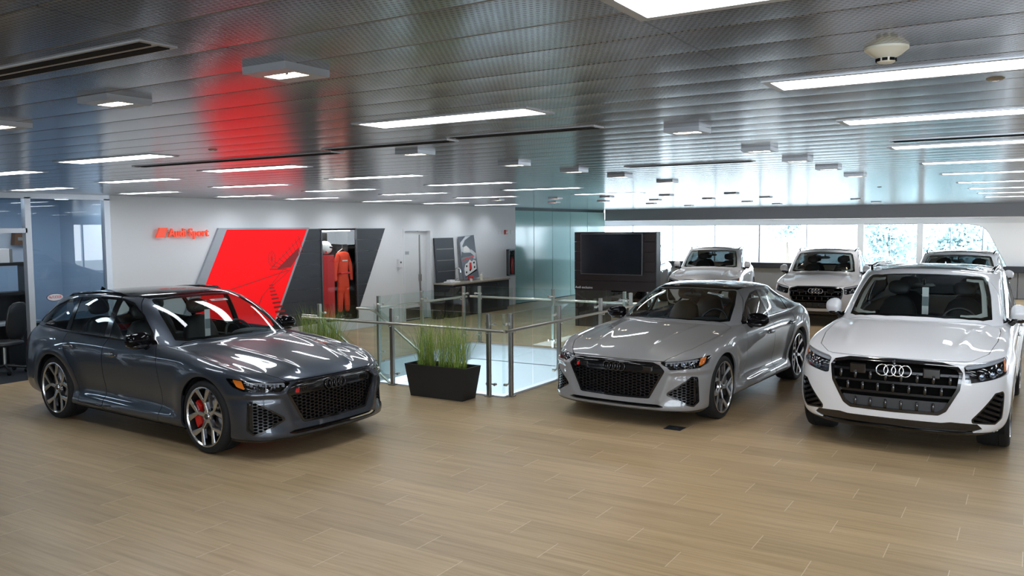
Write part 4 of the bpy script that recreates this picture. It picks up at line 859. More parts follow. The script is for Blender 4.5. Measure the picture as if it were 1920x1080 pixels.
SUV = dict(net=net_suv, deform=deform_suv, fa=1.4995, ra=-1.4995, rw=.385, wz=.395, arch=.43, track=.965, rr=.285, tw=.285, wstyle='v', roof_mat='paint_white', fine=1,
    grille=[(-.2, .935), (.42, .925), (.555, .895), (.595, .84), (.575, .68), (.465, .465), (.40, .42), (-.2, .41)],
    lamp=[(.425, .895), (.47, .915), (.95, .97), (.965, .935), (.92, .815), (.46, .745), (.42, .755)],
    lamp_bits=dict(strip=[(.45, .892), (.91, .95), (.91, .932), (.45, .868)], amber=[(.90, .945), (.94, .945), (.915, .835), (.88, .825)], lenses=[(.58, .80, .030), (.70, .82, .030), (.80, .84, .028)]),
    intake=[(.70, .655), (.80, .665), (.825, .64), (.81, .40), (.73, .345), (.50, .36), (.49, .40)],
    slot=[(-.2, .235), (.66, .25), (.77, .30), (.72, .355), (.50, .365), (.42, .352), (-.2, .352)], lip=.262,
    hood=[(2.6, -.2), (2.6, .38), (2.31, .52), (2.18, .66), (1.95, .78), (1.5, .83), (1.05, .835), (.72, .81), (.86, .62), (.97, .4), (1.02, 0), (1.02, -.2)], hood_z=.935,
    style='bars', gframe=.03, gbase=.44, gstep=.105, gnubs=[.88, .76, .65, .49], plate=.545, sens=.82, emblem=(.825, .053, .0062, 'chrome'),
    under=.24, belt=1.145, dash=(.62, 1.12), wheel_y=.38, seat=(-.12, .68), rear_mirror=(.20, 1.52),
    screen=[(.945, -.2), (.93, .30), (.87, .53), (.79, .655), (.67, .74), (.33, .70), (-.01, .63), (.09, .49), (.125, .28), (.13, -.2)],
    roof=[(-.02, -.2), (-.03, .28), (-.06, .45), (-.2, .59), (-.5, .67), (-1.1, .68), (-1.8, .65), (-2.1, .56), (-2.2, .3), (-2.24, -.2)],
    sunroof=[(-.07, -.2), (-.08, .28), (-.10, .45), (-.15, .53), (-1.2, .59), (-1.3, .52), (-1.32, -.2)],
    backlight=[(-.3, 1.54), (.45, 1.53), (.62, 1.27), (.55, 1.21), (-.3, 1.21)],
    dlo=[(.57, 1.13), (.46, 1.19), (.13, 1.41), (-.13, 1.56), (-.35, 1.60), (-.9, 1.61), (-1.5, 1.594), (-1.95, 1.55), (-2.2, 1.37), (-2.16, 1.27), (-1.5, 1.17), (-.4, 1.143)],
    panes=[[(.36, 1.0), (.36, 1.8), (-.44, 1.8), (-.42, 1.0)], [(-.53, 1.7), (-.51, 1.0), (-1.28, 1.0), (-1.40, 1.7)], [(-1.49, 1.7), (-1.40, 1.0), (-2.4, 1.0), (-2.4, 1.7)]],
    door_f=[(.68, .30), (.72, .65), (.66, 1.05), (.50, 1.17), (.16, 1.43), (-.1, 1.8), (-.48, 1.8), (-.46, .33), (-.42, .305)],
    door_r=[(-.465, .33), (-.485, 1.8), (-1.42, 1.8), (-1.37, 1.1), (-1.24, .98), (-1.04, .70), (-.99, .52), (-.96, .33)],
    handles=dict(door_f=(-.26, .95), door_r=(-1.14, .975)), tail=[(.35, 1.08), (.85, 1.08), (.9, .95), (.45, .97), (.35, 1.0)],
    mirror=((.36, .985, 1.245), (.08, .088, .10), (.30, .86, 1.15)), mirror_mat=None, caliper='caliper_dark', seat_mat='seat_leather', handle_mat=None, rear_glass='privacy_glass', back_glass='privacy_glass', liner='interior_light',
    rails=([(-.30, .665, -.01), (-.42, .69, .035), (-.9, .705, .045), (-1.4, .695, .045), (-1.75, .66, .035), (-1.88, .64, -.01)], 'roof_black', .018), antenna=-2.05)
SUV.pop('handle_mat')
# ------------------------------------------------------------------ ceiling fittings
ORD = ['first', 'second', 'third', 'fourth', 'fifth', 'sixth', 'seventh', 'eighth', 'ninth', 'tenth']
def strip_light(x0, x1, y, label, group, z=CZ):
    r = empty('ceiling_light', ((x0+x1)/2, y, z), 0, label, 'ceiling light', group); L = (x1-x0)/2; w = .105
    b = MB(); z0, z1 = -.006, .05
    b.box((-L-.03, -w-.03, z0), (L+.03, -w, z1)); b.box((-L-.03, w, z0), (L+.03, w+.03, z1)); b.box((-L-.03, -w, z0), (-L, w, z1)); b.box((L, -w, z0), (L+.03, w, z1)); b.build('frame', 'led_frame', r)
    MB().box((-L, -w, -.004), (L, w, .02)).build('diffuser', 'lamp_panel', r); return r
COLS = [(-.90, .28, [2.03, 3.47, 4.93, 6.74, 8.65, 10.6, 12.9, 15.2, 17.6, 20.2], 'right-hand column of the ceiling'),
        (-3.11, -2.07, [3.54], ''),
        (-6.84, -5.62, [4.02, 5.42, 7.12, 8.95, 10.82, 13.1], 'column above the stair opening'),
        (-9.38, -8.12, [4.40, 5.94, 7.54, 9.22, 10.97, 13.1], 'middle column above the left floor'),
        (-12.12, -10.9, [6.35, 7.98, 9.80, 11.38, 13.53, 15.6, 17.7], 'column nearest the white wall')]
for x0, x1, ys, nm in COLS:
    for k, y in enumerate(ys):
        if not nm: strip_light(x0, x1, y, 'long lit ceiling strip standing alone at top centre, largest on the left half', None)
        else: strip_light(x0, x1, y, f'white lit ceiling strip, {ORD[k]} nearest in the {nm}', 'recessed strip lights')
# unseen rows added behind the photographer to light the foreground
for x0, x1 in ((-.90, .28), (-6.84, -5.62), (2.4, 3.6), (5.6, 6.8)):
    for y in ((-5.2, -3.2, -1.0) if x0 > -2 else (-1.0,)): strip_light(x0, x1, y, 'unseen ceiling strip light added behind the viewpoint for light', 'added strip lights behind the viewpoint')
for x0, y in [(4.2, y) for y in (2.03, 4.93, 8.65, 12.9, 17.6)]+[(1.9, y) for y in (3.47, 6.74, 8.65, 10.6, 12.9, 15.2, 17.6, 20.2)]: strip_light(x0, x0+1.2, y, 'recessed ceiling strip light beyond the right edge, out of the picture', 'strip lights beyond the right edge')
for k in range(11): strip_light(-12.6+2*k, -11.4+2*k, BY+1.1, f'added light strip hidden behind the grey beam to brighten the far wall, {(ORD+["last"])[k]} from the left', 'added strip lights behind the beam', 2.47)  # hidden strips added to brighten the white surfaces behind the beam
def spot_box(x, y, label, group='twin spotlight boxes', watt=26):
    r = empty('spotlight_box', (x, y, CZ), 0, label, 'spotlight', group); s = .105; h = .026; x *= 1.10; y *= 1.10; r.location = (x, y, CZ)
    b = MB(); b.box((-s, -s, -h), (s, -.035, 0)); b.box((-s, .035, -h), (s, s, 0)); b.box((-s, -.035, -h), (-.075, .035, 0)); b.box((.075, -.035, -h), (s, .035, 0)); b.build('housing', 'alu', r)
    MB().box((-.075, -.035, -.012), (.075, .035, -.004)).build('well', 'slot_black', r)
    for dx in (-.040, .040):
        MB().lathe([(.0, -.022), (.021, -.022), (.024, -.018), (.024, -.01)], 20, Matrix.Translation((dx, 0, 0))).build('spot_lamp', 'lamp_disc', r)
    ld = bpy.data.lights.new('spot_beam', 'SPOT'); ld.energy = watt; ld.spot_size = math.radians(100); ld.spot_blend = .8; ld.color = (1.0, .965, .93); ld.shadow_soft_size = .004
    lo = bpy.data.objects.new('spot_beam', ld); COL.objects.link(lo); lo.parent = r; lo.location = (0, 0, -.04)
    return r
for k, (x, y) in enumerate([(-2.05, 1.93), (-3.06, 1.99), (-4.18, 2.13)]): spot_box(x, y, ['square grey box with two lit spots, largest, upper left of the ceiling', 'square grey twin spot box between the largest one and the left edge', 'square grey twin spot box cut by the left picture edge'][k])
for k, y in enumerate([4.46, 5.72, 6.74, 7.72, 9.0]): spot_box(-3.54, y, f'grey twin spot box, {ORD[k]} nearest in the ceiling row left of the lone strip'.replace('left of the lone strip', 'over the stair opening side'))
for k, y in enumerate([4.27, 5.63, 6.68, 7.82, 9.12]): spot_box(-1.57, y, f'grey twin spot box in the row beside the right-hand strips, {ORD[k]} nearest')
for j, (yr, xs) in enumerate(((13.0, [-8.42, -7.2, -6.2, -5.13, -4.05]), (15.15, [-8.42, -7.3, -6.2, -5.15, -4.1]))):
    for k, x in enumerate(xs): spot_box(x, yr, f'small distant twin spot box, {ORD[k]} from the left in the {"nearer" if j == 0 else "farther"} far row', 'distant twin spotlight boxes', 40)
for j, yr in enumerate((17.6, 20.0)):
    for k, x in enumerate((-7.3, -5.15, -3.0)): spot_box(x, yr, f'tiny twin spot box over the far white cars, {ORD[k]} from the left, {["front", "back"][j]} row', 'distant twin spotlight boxes', 60)
def slot_vent(x0, x1, y, label):
    r = empty('slot_vent', ((x0+x1)/2, y, CZ), 0, label, 'air vent'); L = (x1-x0)/2
    MB().box((-L, -.065, -.006), (L, .065, .006)).build('vent_frame', 'led_frame', r)
    for s in (-.032, .032): MB().box((-L+.02, s-.02, -.009), (L-.02, s+.02, -.005)).build('vent_slot', 'slot_black', r)
slot_vent(-3.45, -2.26, 1.62, 'double black slot vent at the upper left of the ceiling')
slot_vent(-4.30, -3.2, 4.42, 'long double slot vent left half, below the lone lit strip'); slot_vent(-3.12, -2.1, 4.30, 'double slot vent right half, below the lone lit strip')
slot_vent(-6.8, -4.4, 4.62, 'long slot vent crossing the red reflection on the ceiling'); slot_vent(-.85, .25, 6.2, 'dark slot vent between the right-hand lit strips')
slot_vent(-3.3, -2.1, 7.35, 'slot vent far along the ceiling before the bright reflection')
r = empty('smoke_detector', (-.42, 2.93, CZ), 0, 'cream cone-shaped smoke detector on the ceiling at upper right', 'smoke detector')
pm('cream_plastic', (.62, .60, .50), .45)
MB().lathe([(.0, -.050), (.022, -.050), (.027, -.046), (.028, -.034), (.046, -.024), (.062, -.011), (.066, -.008), (.066, 0), (.0, 0)], 40).build('cover', 'cream_plastic', r, smooth=40)
for k in range(8):
    a = 2*PI*k/8; MB().box((-.008, -.002, -.045), (.008, .002, -.036), 0, Matrix.Rotation(a, 4, 'Z') @ Matrix.Translation((0, -.029, 0))).build('vent_opening', 'slot_black', r)
def sprinkler(x, y, label):
    r = empty('sprinkler', (x, y, CZ), 0, label, 'sprinkler'); MB().lathe([(.0, -.008), (.024, -.008), (.032, -.003), (.034, 0), (0, 0)], 24).build('cover_plate', 'steel_dark', r, smooth=40)
    MB().lathe([(.0, -.011), (.010, -.011), (.012, -.008)], 16).build('head', 'chrome', r, smooth=40)
sprinkler(-.15, 3.79, 'round chrome ceiling sprinkler beside the right-hand lit strips'); sprinkler(-4.95, 3.95, 'small round ceiling disc in the red reflection'); sprinkler(-2.0, 13.6, 'dark domed ceiling sprinkler before the far windows')
# wall-washer downlights over the white wall
for k, y in enumerate([10.6, 12.0, 13.4, 15.0, 16.5, 17.9, 19.3]):
    r = empty('downlight', (WX+.75, y, CZ), 0, f'small round downlight before the white wall, {ORD[k]} from the left', 'downlight', 'wall washers')
    MB().lathe([(.035, .004), (.036, -.006), (.055, -.006), (.058, 0)], 24).build('trim_ring', 'alu', r, smooth=40); MB().lathe([(.0, .002), (.035, .002)], 20).build('lens', 'lamp_disc', r)
    ld = bpy.data.lights.new('wall_wash', 'SPOT'); ld.energy = 13; ld.spot_size = math.radians(110); ld.spot_blend = 1.0; ld.color = (.92, .95, 1.0); ld.shadow_soft_size = .004
    lo = bpy.data.objects.new('wall_wash', ld); COL.objects.link(lo); lo.parent = r; lo.location = (0, 0, -.03); lo.rotation_euler = (0, math.radians(28), 0)

# ------------------------------------------------------------------ glass balustrades
def clamp(b, p, d):
    """short standoff through a post"""
    p = Vector(p); d = Vector(d); b.tube([tuple(p-d*.05), tuple(p+d*.075)], .011, 8); b.tube([tuple(p+d*.055), tuple(p+d*.078)], .02, 10)
def balustrade(label, posts, glass, rail, inward, along):
    """posts [(x,y)], glass spans [(p,q)] inside the posts, handrail path"""
    c = posts[0]; r = empty('glass_balustrade', (c[0], c[1], 0), 0, label, 'railing', 'glass balustrades round the stair opening'); o = Vector((c[0], c[1], 0)); iv = Vector(inward); al = Vector(along)
    for x, y in posts:
        p = Vector((x, y, 0))-o; b = MB(); e1 = al*.024; e2 = iv*.024
        b.box(tuple(p+Vector((-.026, -.026, 0))), tuple(p+Vector((.026, .026, 1.12))), .004); b.box(tuple(p+Vector((-.05, -.05, .001))), tuple(p+Vector((.05, .05, .014))), .003)
        po = b.build('post', 'steel_dark', r)
        for z in (.16, .98):
            for sgn in (-1, 1):
                b = MB(); q = p+Vector((0, 0, z)); b.tube([tuple(q+iv*.02), tuple(q+iv*.05), tuple(q+iv*.05+al*sgn*.06)], .010, 8); b.tube([tuple(q+iv*.03+al*sgn*.06), tuple(q+iv*.075+al*sgn*.06)], .019, 10); b.build('glass_clamp', 'steel', po, smooth=40)
        b = MB(); b.tube([tuple(p-iv*.02+Vector((0, 0, .86))), tuple(p-iv*.07+Vector((0, 0, .86))), tuple(p-iv*.07+Vector((0, 0, .90)))], .009, 8); b.build('rail_bracket', 'steel', po, smooth=40)
    for p, q in glass:
        p = Vector((*p, 0))-o+iv*.05; q = Vector((*q, 0))-o+iv*.05; t = iv*.006
        V = [p+t, q+t, q-t, p-t]; V = [tuple(v+Vector((0, 0, .05))) for v in V]+[tuple(v+Vector((0, 0, 1.12))) for v in V]
        MB().add(V, [(0, 1, 5, 4), (2, 3, 7, 6), (3, 2, 1, 0), (4, 5, 6, 7), (1, 2, 6, 5), (3, 0, 4, 7)]).build('glass_panel', 'rail_glass', r)
    MB().tube([tuple(Vector((*p, .905))-o) for p in rail], .021, 12).build('handrail', 'steel', r, smooth=50)
    return r
cx, cy = VX1+.05, VY0-.06
balustrade('front glass balustrade behind the black grass planter', [(-6.18, cy), (-7.86, cy), (-9.30, cy)], [((cx-.03, cy), (-6.98, cy)), ((-7.02, cy), (-8.55, cy)), ((-8.59, cy), (-9.42, cy))], [(cx+.045, cy-.07), (-9.6, cy-.07)], (0, 1, 0), (1, 0, 0))
balustrade('glass balustrade running back beside the grey saloon', [(cx, 9.46), (cx, 10.80), (cx, 12.2), (cx, 13.4)], [((cx, cy+.03), (cx, 10.1)), ((cx, 10.14), (cx, 11.5)), ((cx, 11.54), (cx, 13.55))], [(cx+.07, cy-.07), (cx+.07, 13.68)], (-1, 0, 0), (0, 1, 0))
balustrade('far glass balustrade in front of the black screen wall', [(-9.26, VY1+.06), (-7.60, VY1+.06), (-6.15, VY1+.06)], [((-9.4, VY1+.06), (-8.45, VY1+.06)), ((-8.41, VY1+.06), (-6.9, VY1+.06)), ((-6.86, VY1+.06), (cx, VY1+.06))], [(-9.53, VY1+.13), (cx+.045, VY1+.13)], (0, -1, 0), (1, 0, 0))
balustrade('left glass balustrade in front of the white door', [(-9.5, 13.42), (-9.5, 12.1), (-9.5, 10.9)], [((-9.5, 13.55), (-9.5, 12.75)), ((-9.5, 12.71), (-9.5, 11.45)), ((-9.5, 11.41), (-9.5, 10.80))], [(-9.57, 13.62), (-9.57, 10.95)], (1, 0, 0), (0, 1, 0))
# stair going down with sloping glass and handrails
st = empty('staircase', (VX0, 10.1, 0), 0, 'white stair with sloping glass sides going down inside the balustrades', 'staircase')
b = MB()
for k in range(9): b.box((.30*k, -.62, -.18*(k+1)-.05), (.30*k+.32, .62, -.18*(k+1)))
b.build('treads', 'tile_grey', st)
for sy in (-.60, .66):
    pts = [(-.42, sy, .90), (-.12, sy, .90), (.0, sy, .86), (2.4, sy, -.70)]
    hr = MB().tube(pts, .02, 12).build('handrail', 'steel', st, smooth=50)
    for x in (.06, 1.0): MB().box((x-.022, sy-.022, -.62*x-.25), (x+.022, sy+.022, .84-.65*x), .003).build('post', 'steel_dark', st)
    V = [(0, sy-.05, -.12), (2.4, sy-.05, -1.68), (2.4, sy-.05, -.62), (0, sy-.05, 1.0)]; V += [(x, y+.012, z) for x, y, z in V]
    MB().add(V, [(0, 1, 2, 3), (7, 6, 5, 4), (0, 4, 5, 1), (1, 5, 6, 2), (2, 6, 7, 3), (3, 7, 4, 0)]).build('glass_panel', 'rail_glass', st)

# ------------------------------------------------------------------ planters with grass
pm('planter_black', (.010, .010, .011), .5); pm('soil', (.02, .015, .01), .95)
def grass_mat():
    m = pm('grass_blade', (.16, .24, .04), .55); q = NT(m); b = q.n['Principled BSDF']; geo = q.node('ShaderNodeNewGeometry')
    c = q.ramp(geo.outputs['Random Per Island'], [(0, (.09, .18, .02)), (.5, (.23, .36, .05)), (1, (.44, .48, .11))]); q.l.new(c, b.inputs['Base Color']); return m
grass_mat()
def planter(x, y, w, label, seed, nb=560):
    r = empty('grass_planter', (x, y, 0), 0, label, 'planter', 'black planters with tall grass'); rg = np.random.default_rng(seed)
    h = .44; a, bb = w/2-.07, w/2; d0, d1 = .15, .19; t = .02
    V = [(-a, -d0, 0), (a, -d0, 0), (a, d0, 0), (-a, d0, 0), (-bb, -d1, h), (bb, -d1, h), (bb, d1, h), (-bb, d1, h), (-bb+t, -d1+t, h), (bb-t, -d1+t, h), (bb-t, d1-t, h), (-bb+t, d1-t, h), (-bb+t, -d1+t, h-.06), (bb-t, -d1+t, h-.06), (bb-t, d1-t, h-.06), (-bb+t, d1-t, h-.06)]
    F = [(3, 2, 1, 0)]+[(i, (i+1) % 4, 4+(i+1) % 4, 4+i) for i in range(4)]+[(4+i, 4+(i+1) % 4, 8+(i+1) % 4, 8+i) for i in range(4)]+[(8+i, 8+(i+1) % 4, 12+(i+1) % 4, 12+i) for i in range(4)]
    MB().add(V, F).build('box', 'planter_black', r); MB().box((-bb+t, -d1+t, h-.08), (bb-t, d1-t, h-.055)).build('soil', 'soil', r)
    V = []; F = []
    for c in range(7):
        cx_ = (-.34, -.25, -.15, -.02, .12, .24, .35)[c]*w+rg.normal(0, .02); cy_ = rg.normal(0, .03)
        for k in range(nb//7):
            az = rg.uniform(0, 2*PI); lean = abs(rg.normal(0, .25)); L = rg.uniform(.40, .84); cur = rg.uniform(0, .75)*(L/.7)**2; wd_ = rg.uniform(.0018, .0034)
            x0, y0 = cx_+rg.normal(0, .022), cy_+rg.normal(0, .022); dx, dy = math.cos(az), math.sin(az); n0 = len(V); seg = 6
            for i in range(seg+1):
                s = i/seg; th = lean+cur*s*s; ww = wd_*(1-.9*s**2)
                if i: px_ += math.sin(th)*L/seg; pz_ += math.cos(th)*L/seg
                else: px_, pz_ = 0, h-.07
                V += [(x0+dx*px_-dy*ww, min(y0+dy*px_+dx*ww, .175), pz_), (x0+dx*px_+dy*ww, min(y0+dy*px_-dx*ww, .176), pz_)]
            F += [(n0+2*i, n0+2*i+1, n0+2*i+3, n0+2*i+2) for i in range(seg)]
    g = mk('grass', V, F, 'grass_blade', r); g['kind'] = 'stuff'; return r
planter(-6.72, 8.98, 1.0, 'black tapered planter of tall green grass between the two grey cars', 3)
planter(-8.95, 8.98, 1.0, 'tall green grass planter half hidden behind the dark grey estate car', 4)

# ------------------------------------------------------------------ display on the white wall
pm('display_red', (.62, .004, .006), .55, spec=.15, emit=(1.0, .008, .012), estr=.42); pm('case_fill', (.9, .9, .9), .5, emit=(1, .96, .9), estr=9.0); pm('display_red_dark', (.30, .006, .008), .4); pm('plank_black', (.022, .026, .034), .42); pm('frame_grey', (.33, .36, .40), .4)
pm('sign_red_glow', (.86, .055, .02), .35, emit=(1.0, .10, .03), estr=.25); pm('suit_red', (.80, .06, .02), .75); pm('plinth_red', (.60, .02, .025), .5); pm('helmet_white', (.78, .78, .78), .15, 0, .6); pm('visor', (.01, .012, .015), .08)  # sign red carries a faint added glow; the letters are no lamp
SL = .515
def slant(y, z): return y-SL*(2.28-z)
sg = empty('wall_sign', (WX, 9.03, 2.22), 0, 'red raised Audi Sport lettering with slanted red block on white wall', 'sign')
MB().prism([(.0, -.085), (.16, -.085), (.235, .085), (.075, .085)], 'x', .05, .085).build('slanted_block', 'sign_red_glow', sg)
tx = text_mesh('lettering', 'Audi Sport', .205, .018, 'sign_red_glow', sg, 'LEFT', 0, .0035); tx.rotation_euler = (PI/2, 0, PI/2); tx.location = (.066, .255, -.01)
k_ = .84/max(.01, max(v.co.x for v in tx.data.vertices)); tx.scale = (k_, 1, 1)
b = MB()
for y_ in (.1, .3, .5, .7, .9): b.tube([(0, y_, 0), (.06, y_, 0)], .006, 6)
b.build('standoffs', 'alu_dark', sg)
rp = empty('display_panel', (WX+.004, 11.2, 0), 0, 'large slanted red backlit panel with a race track print on the white wall', 'display panel')
z0, z1 = .12, 2.275
def quad_yz(ya, yb, za, zb): return [(slant(ya, za)-11.2, za), (slant(yb, za)-11.2, za), (slant(yb, zb)-11.2, zb), (slant(ya, zb)-11.2, zb)]
MB().prism(quad_yz(10.36, 12.66, z0, z1+.02), 'x', .0, .05).build('border', 'frame_grey', rp)
fc = MB().prism(quad_yz(10.56, 12.60, z0+.02, z1-.01), 'x', .05, .056).build('red_face', 'display_red', rp)
b = MB(); T = lambda y, z: (y-11.2, z)
def stroke(p, q, w):
    p = Vector(p); q = Vector(q); n = (q-p).normalized(); n = Vector((-n.y, n.x))*w/2; b.prism([tuple(p-n), tuple(q-n), tuple(q+n), tuple(p+n)], 'x', .056, .0575)
hz = 1.47
stroke(T(11.55, hz), T(12.0, hz-.01), .02); b.prism([T(11.75, hz), T(12.12, hz+.02), T(12.34, hz+.26), T(12.35, hz+.42)], 'x', .056, .0575)
for k in range(9): t = k/8; stroke(T(11.62+.09*k, hz+.06+.075*k*1.0), T(11.80+.085*k, hz+.03+.035*k), .012)
stroke(T(11.6, hz+.02), T(12.40, hz+.62), .012)
for k in range(24):
    a0, a1 = 2*PI*k/24, 2*PI*(k+1)/24; stroke(T(11.62+.09*math.cos(a0), hz+.21+.15*math.sin(a0)), T(11.62+.09*math.cos(a1), hz+.21+.15*math.sin(a1)), .008)
for k in range(6): a0 = PI*k/6; stroke(T(11.62-.09*math.cos(a0), hz+.21-.15*math.sin(a0)), T(11.62+.09*math.cos(a0), hz+.21+.15*math.sin(a0)), .005)
stroke(T(10.35, 1.08), T(12.05, hz-.04), .014); stroke(T(11.9, hz-.03), T(11.35, .95), .010); stroke(T(12.1, hz-.03), T(11.55, 1.1), .012); stroke(T(11.35, .95), T(11.15, .6), .02)
for k in range(10): s_ = 1+.22*k; b.prism([T(11.58+.012*k*s_-.05*s_, 1.16-.055*k-.003*k*k), T(11.58+.012*k*s_+.05*s_, 1.17-.055*k-.003*k*k), T(11.58+.012*k*s_+.05*s_+.01, 1.17-.055*k-.003*k*k-.018*s_), T(11.58+.012*k*s_-.05*s_+.01, 1.16-.055*k-.003*k*k-.018*s_)], 'x', .056, .0575)
b.build('track_print', 'display_red_dark', fc)
dp = empty('display_wall', (WX, 13.6, 0), 0, 'slanted dark plank panel round the racing suit showcase', 'display panel')
def dpoly(ya, yb, za, zb): return [(slant(ya, za)-13.6, za), (slant(yb, za)-13.6, za), (slant(yb, zb)-13.6, zb), (slant(ya, zb)-13.6, zb)]
b = MB(); nb = 8
for i in range(nb):                                              # planks, cut round the showcase
    za = .25+(2.27-.25)*i/nb+.003; zb = .25+(2.27-.25)*(i+1)/nb-.003
    L0, L1, R0, R1 = slant(12.66, za), slant(12.66, zb), slant(15.10, za), slant(15.10, zb)
    b.prism([(L0-13.6, za), (NY0-13.6, za), (NY0-13.6, zb), (L1-13.6, zb)], 'x', .0, .04)
    if min(R0, R1) > NY1: b.prism([(NY1-13.6, za), (R0-13.6, za), (R1-13.6, zb), (NY1-13.6, zb)], 'x', .0, .04)
b.build('planks', 'plank_black', dp)
MB().box((.02, NY0-13.6+.01, NZ0), (.03, NY1-13.6-.01, NZ1)).build('showcase_glass', 'showcase_glass', dp); MB().box((-.45, NY0-13.6+.1, NZ1-.03), (-.05, NY1-13.6-.1, NZ1-.015)).build('showcase_fill', 'case_fill', dp)  # glowing strip added at the niche top to brighten the suit
MB().box((.04, NY0-13.6-.02, NZ0-.02), (.055, NY0-13.6+.012, NZ1)).box((.04, NY1-13.6-.012, NZ0-.02), (.055, NY1-13.6+.02, NZ1)).build('showcase_frame', 'alu_dark', dp)
pl = empty('plinth', (WX-.23, 13.37, NZ0), 0, 'tall red plinth under the white helmet in the showcase', 'plinth'); MB().box((-.16, -.2, 0), (.14, .16, 1.42), .01).build('column', 'plinth_red', pl); MB().box((-.2, -.22, 0), (.16, .17, .03), .005).build('base', 'satin_black', pl)
hm = empty('racing_helmet', (WX-.22, 13.37, NZ0+1.42), 0, 'white full-face racing helmet on the red plinth', 'helmet')
def htp(u): x, y, z = u; return [x, y*(1+.12*max(0, y)*(1 if z < .1 else 0)), z*(1 if z > 0 else .92)]
V, F = superbox((0, 0, .155), (.135, .17, .155), 2.2, None, 18, htp); MB().add(V, F).build('shell', 'helmet_white', hm, smooth=60)
V, F = superbox((.018, .075, .175), (.128, .105, .035), 2.6, None, 14); MB().add(V, F).build('visor', 'visor', hm, smooth=60)
V, F = superbox((.135, -.09, .07), (.004, .02, .025), 2.5, None, 8); MB().add(V, F).build('red_mark', 'badge_red', hm)
# racing overalls on a hanger
def skin(name, verts, edges, radii, mat, parent, sub=2, flat=None):
    me = bpy.data.meshes.new(name); me.from_pydata(verts, edges, []); o = bpy.data.objects.new(name, me); COL.objects.link(o)
    md = o.modifiers.new('s', 'SKIN'); md.use_smooth_shade = True
    for v, rd in zip(me.skin_vertices[0].data, radii): v.radius = (rd, rd) if not isinstance(rd, tuple) else rd
    me.skin_vertices[0].data[0].use_root = True
    o.modifiers.new('d', 'SUBSURF').levels = sub; o.modifiers['d'].render_levels = sub
    dg = bpy.context.evaluated_depsgraph_get(); m2 = bpy.data.meshes.new_from_object(o.evaluated_get(dg)); bpy.data.objects.remove(o); bpy.data.meshes.remove(me)
    m2.materials.clear(); m2.materials.append(MATS[mat]); m2.name = name
    for v in m2.vertices:
        if flat: v.co.x *= flat
    m2.polygons.foreach_set('use_smooth', [True]*len(m2.polygons)); o = bpy.data.objects.new(name, m2); COL.objects.link(o); o.parent = parent; return o
ov_ = empty('racing_suit', (WX-.13, 13.83, NZ0), 0, 'orange-red racing overalls hanging beside the red plinth in the showcase', 'racing suit')
verts = [(0, 0, .78), (0, 0, 1.0), (0, 0, 1.25), (0, 0, 1.42), (0, -.13, 1.40), (0, -.22, 1.22), (.02, -.26, 1.0), (.04, -.25, .83), (0, .13, 1.40), (0, .22, 1.22), (.02, .27, 1.0), (.04, .26, .83), (0, -.09, .62), (.01, -.105, .38), (.0, -.11, .13), (0, .09, .62), (.01, .11, .38), (0, .12, .13), (0, 0, 1.49)]
edges = [(0, 1), (1, 2), (2, 3), (3, 4), (4, 5), (5, 6), (6, 7), (3, 8), (8, 9), (9, 10), (10, 11), (0, 12), (12, 13), (13, 14), (0, 15), (15, 16), (16, 17), (3, 18)]
rad = [.15, .14, .16, .12, .085, .07, .06, .05, .085, .07, .06, .05, .10, .085, .075, .10, .085, .075, .06]
skin('overalls', verts, edges, rad, 'suit_red', ov_, 2, .62)
MB().box((-.09, -.15, .99), (.095, .15, 1.03), .02).build('belt', 'plinth_red', ov_)
MB().box((.085, -.10, 1.28), (.095, .06, 1.30)).build('chest_lettering', 'tag_white', ov_)
MB().tube([(0, -.16, 1.47), (0, 0, 1.55), (0, .16, 1.47)], .008, 8).tube([(0, 0, 1.55), (0, 0, 1.66)], .005, 8).build('hanger', 'steel_dark', ov_)
rb = empty('racing_boots', (WX-.15, 13.80, NZ0), 0, 'dark racing boots on the showcase floor under the overalls', 'boots')
for sy in (-.11, .12): V, F = superbox((.05, sy, .05), (.12, .05, .05), 2.6, None, 10); MB().add(V, F).build('boot', 'satin_black', rb, smooth=50)
# door
d = empty('door_1', (WX, DY0, 0)); d['kind'] = 'structure'; pm('door_white', (.66, .68, .70), .4)
b = MB(); b.box((-.215, -.05, 0), (.012, .006, DZ+.05)); b.box((-.215, DY1-DY0-.006, 0), (.012, DY1-DY0+.05, DZ+.05)); b.box((-.215, .006, DZ-.006), (.012, DY1-DY0-.006, DZ+.05)); b.build('door_frame', 'wall_paint', d)
M = Matrix.Translation((-.10, .0, 0))
b = MB(); b.box((-.022, .0, .01), (.022, .70, DZ-.02), .003, M); dl_ = b.build('door_leaf', 'door_white', d); MB().box((-.16, .69, .0), (-.12, DY1-DY0-.01, DZ-.01)).build('side_panel', 'door_white', d)
MB().box((.022, .03, .04), (.027, .66, .30), 0, M).build('kick_plate', 'steel_dark', dl_)
MB().box((.022, .66, .1), (.05, .695, DZ-.1), .004, M).box((.022, .63, .95), (.07, .705, 1.12), .01, M).build('door_latch_rod', 'steel_dark', dl_)
MB().box((.022, .06, 1.62), (.026, .26, 1.70), 0, M).build('door_sign', 'frame_grey', dl_)
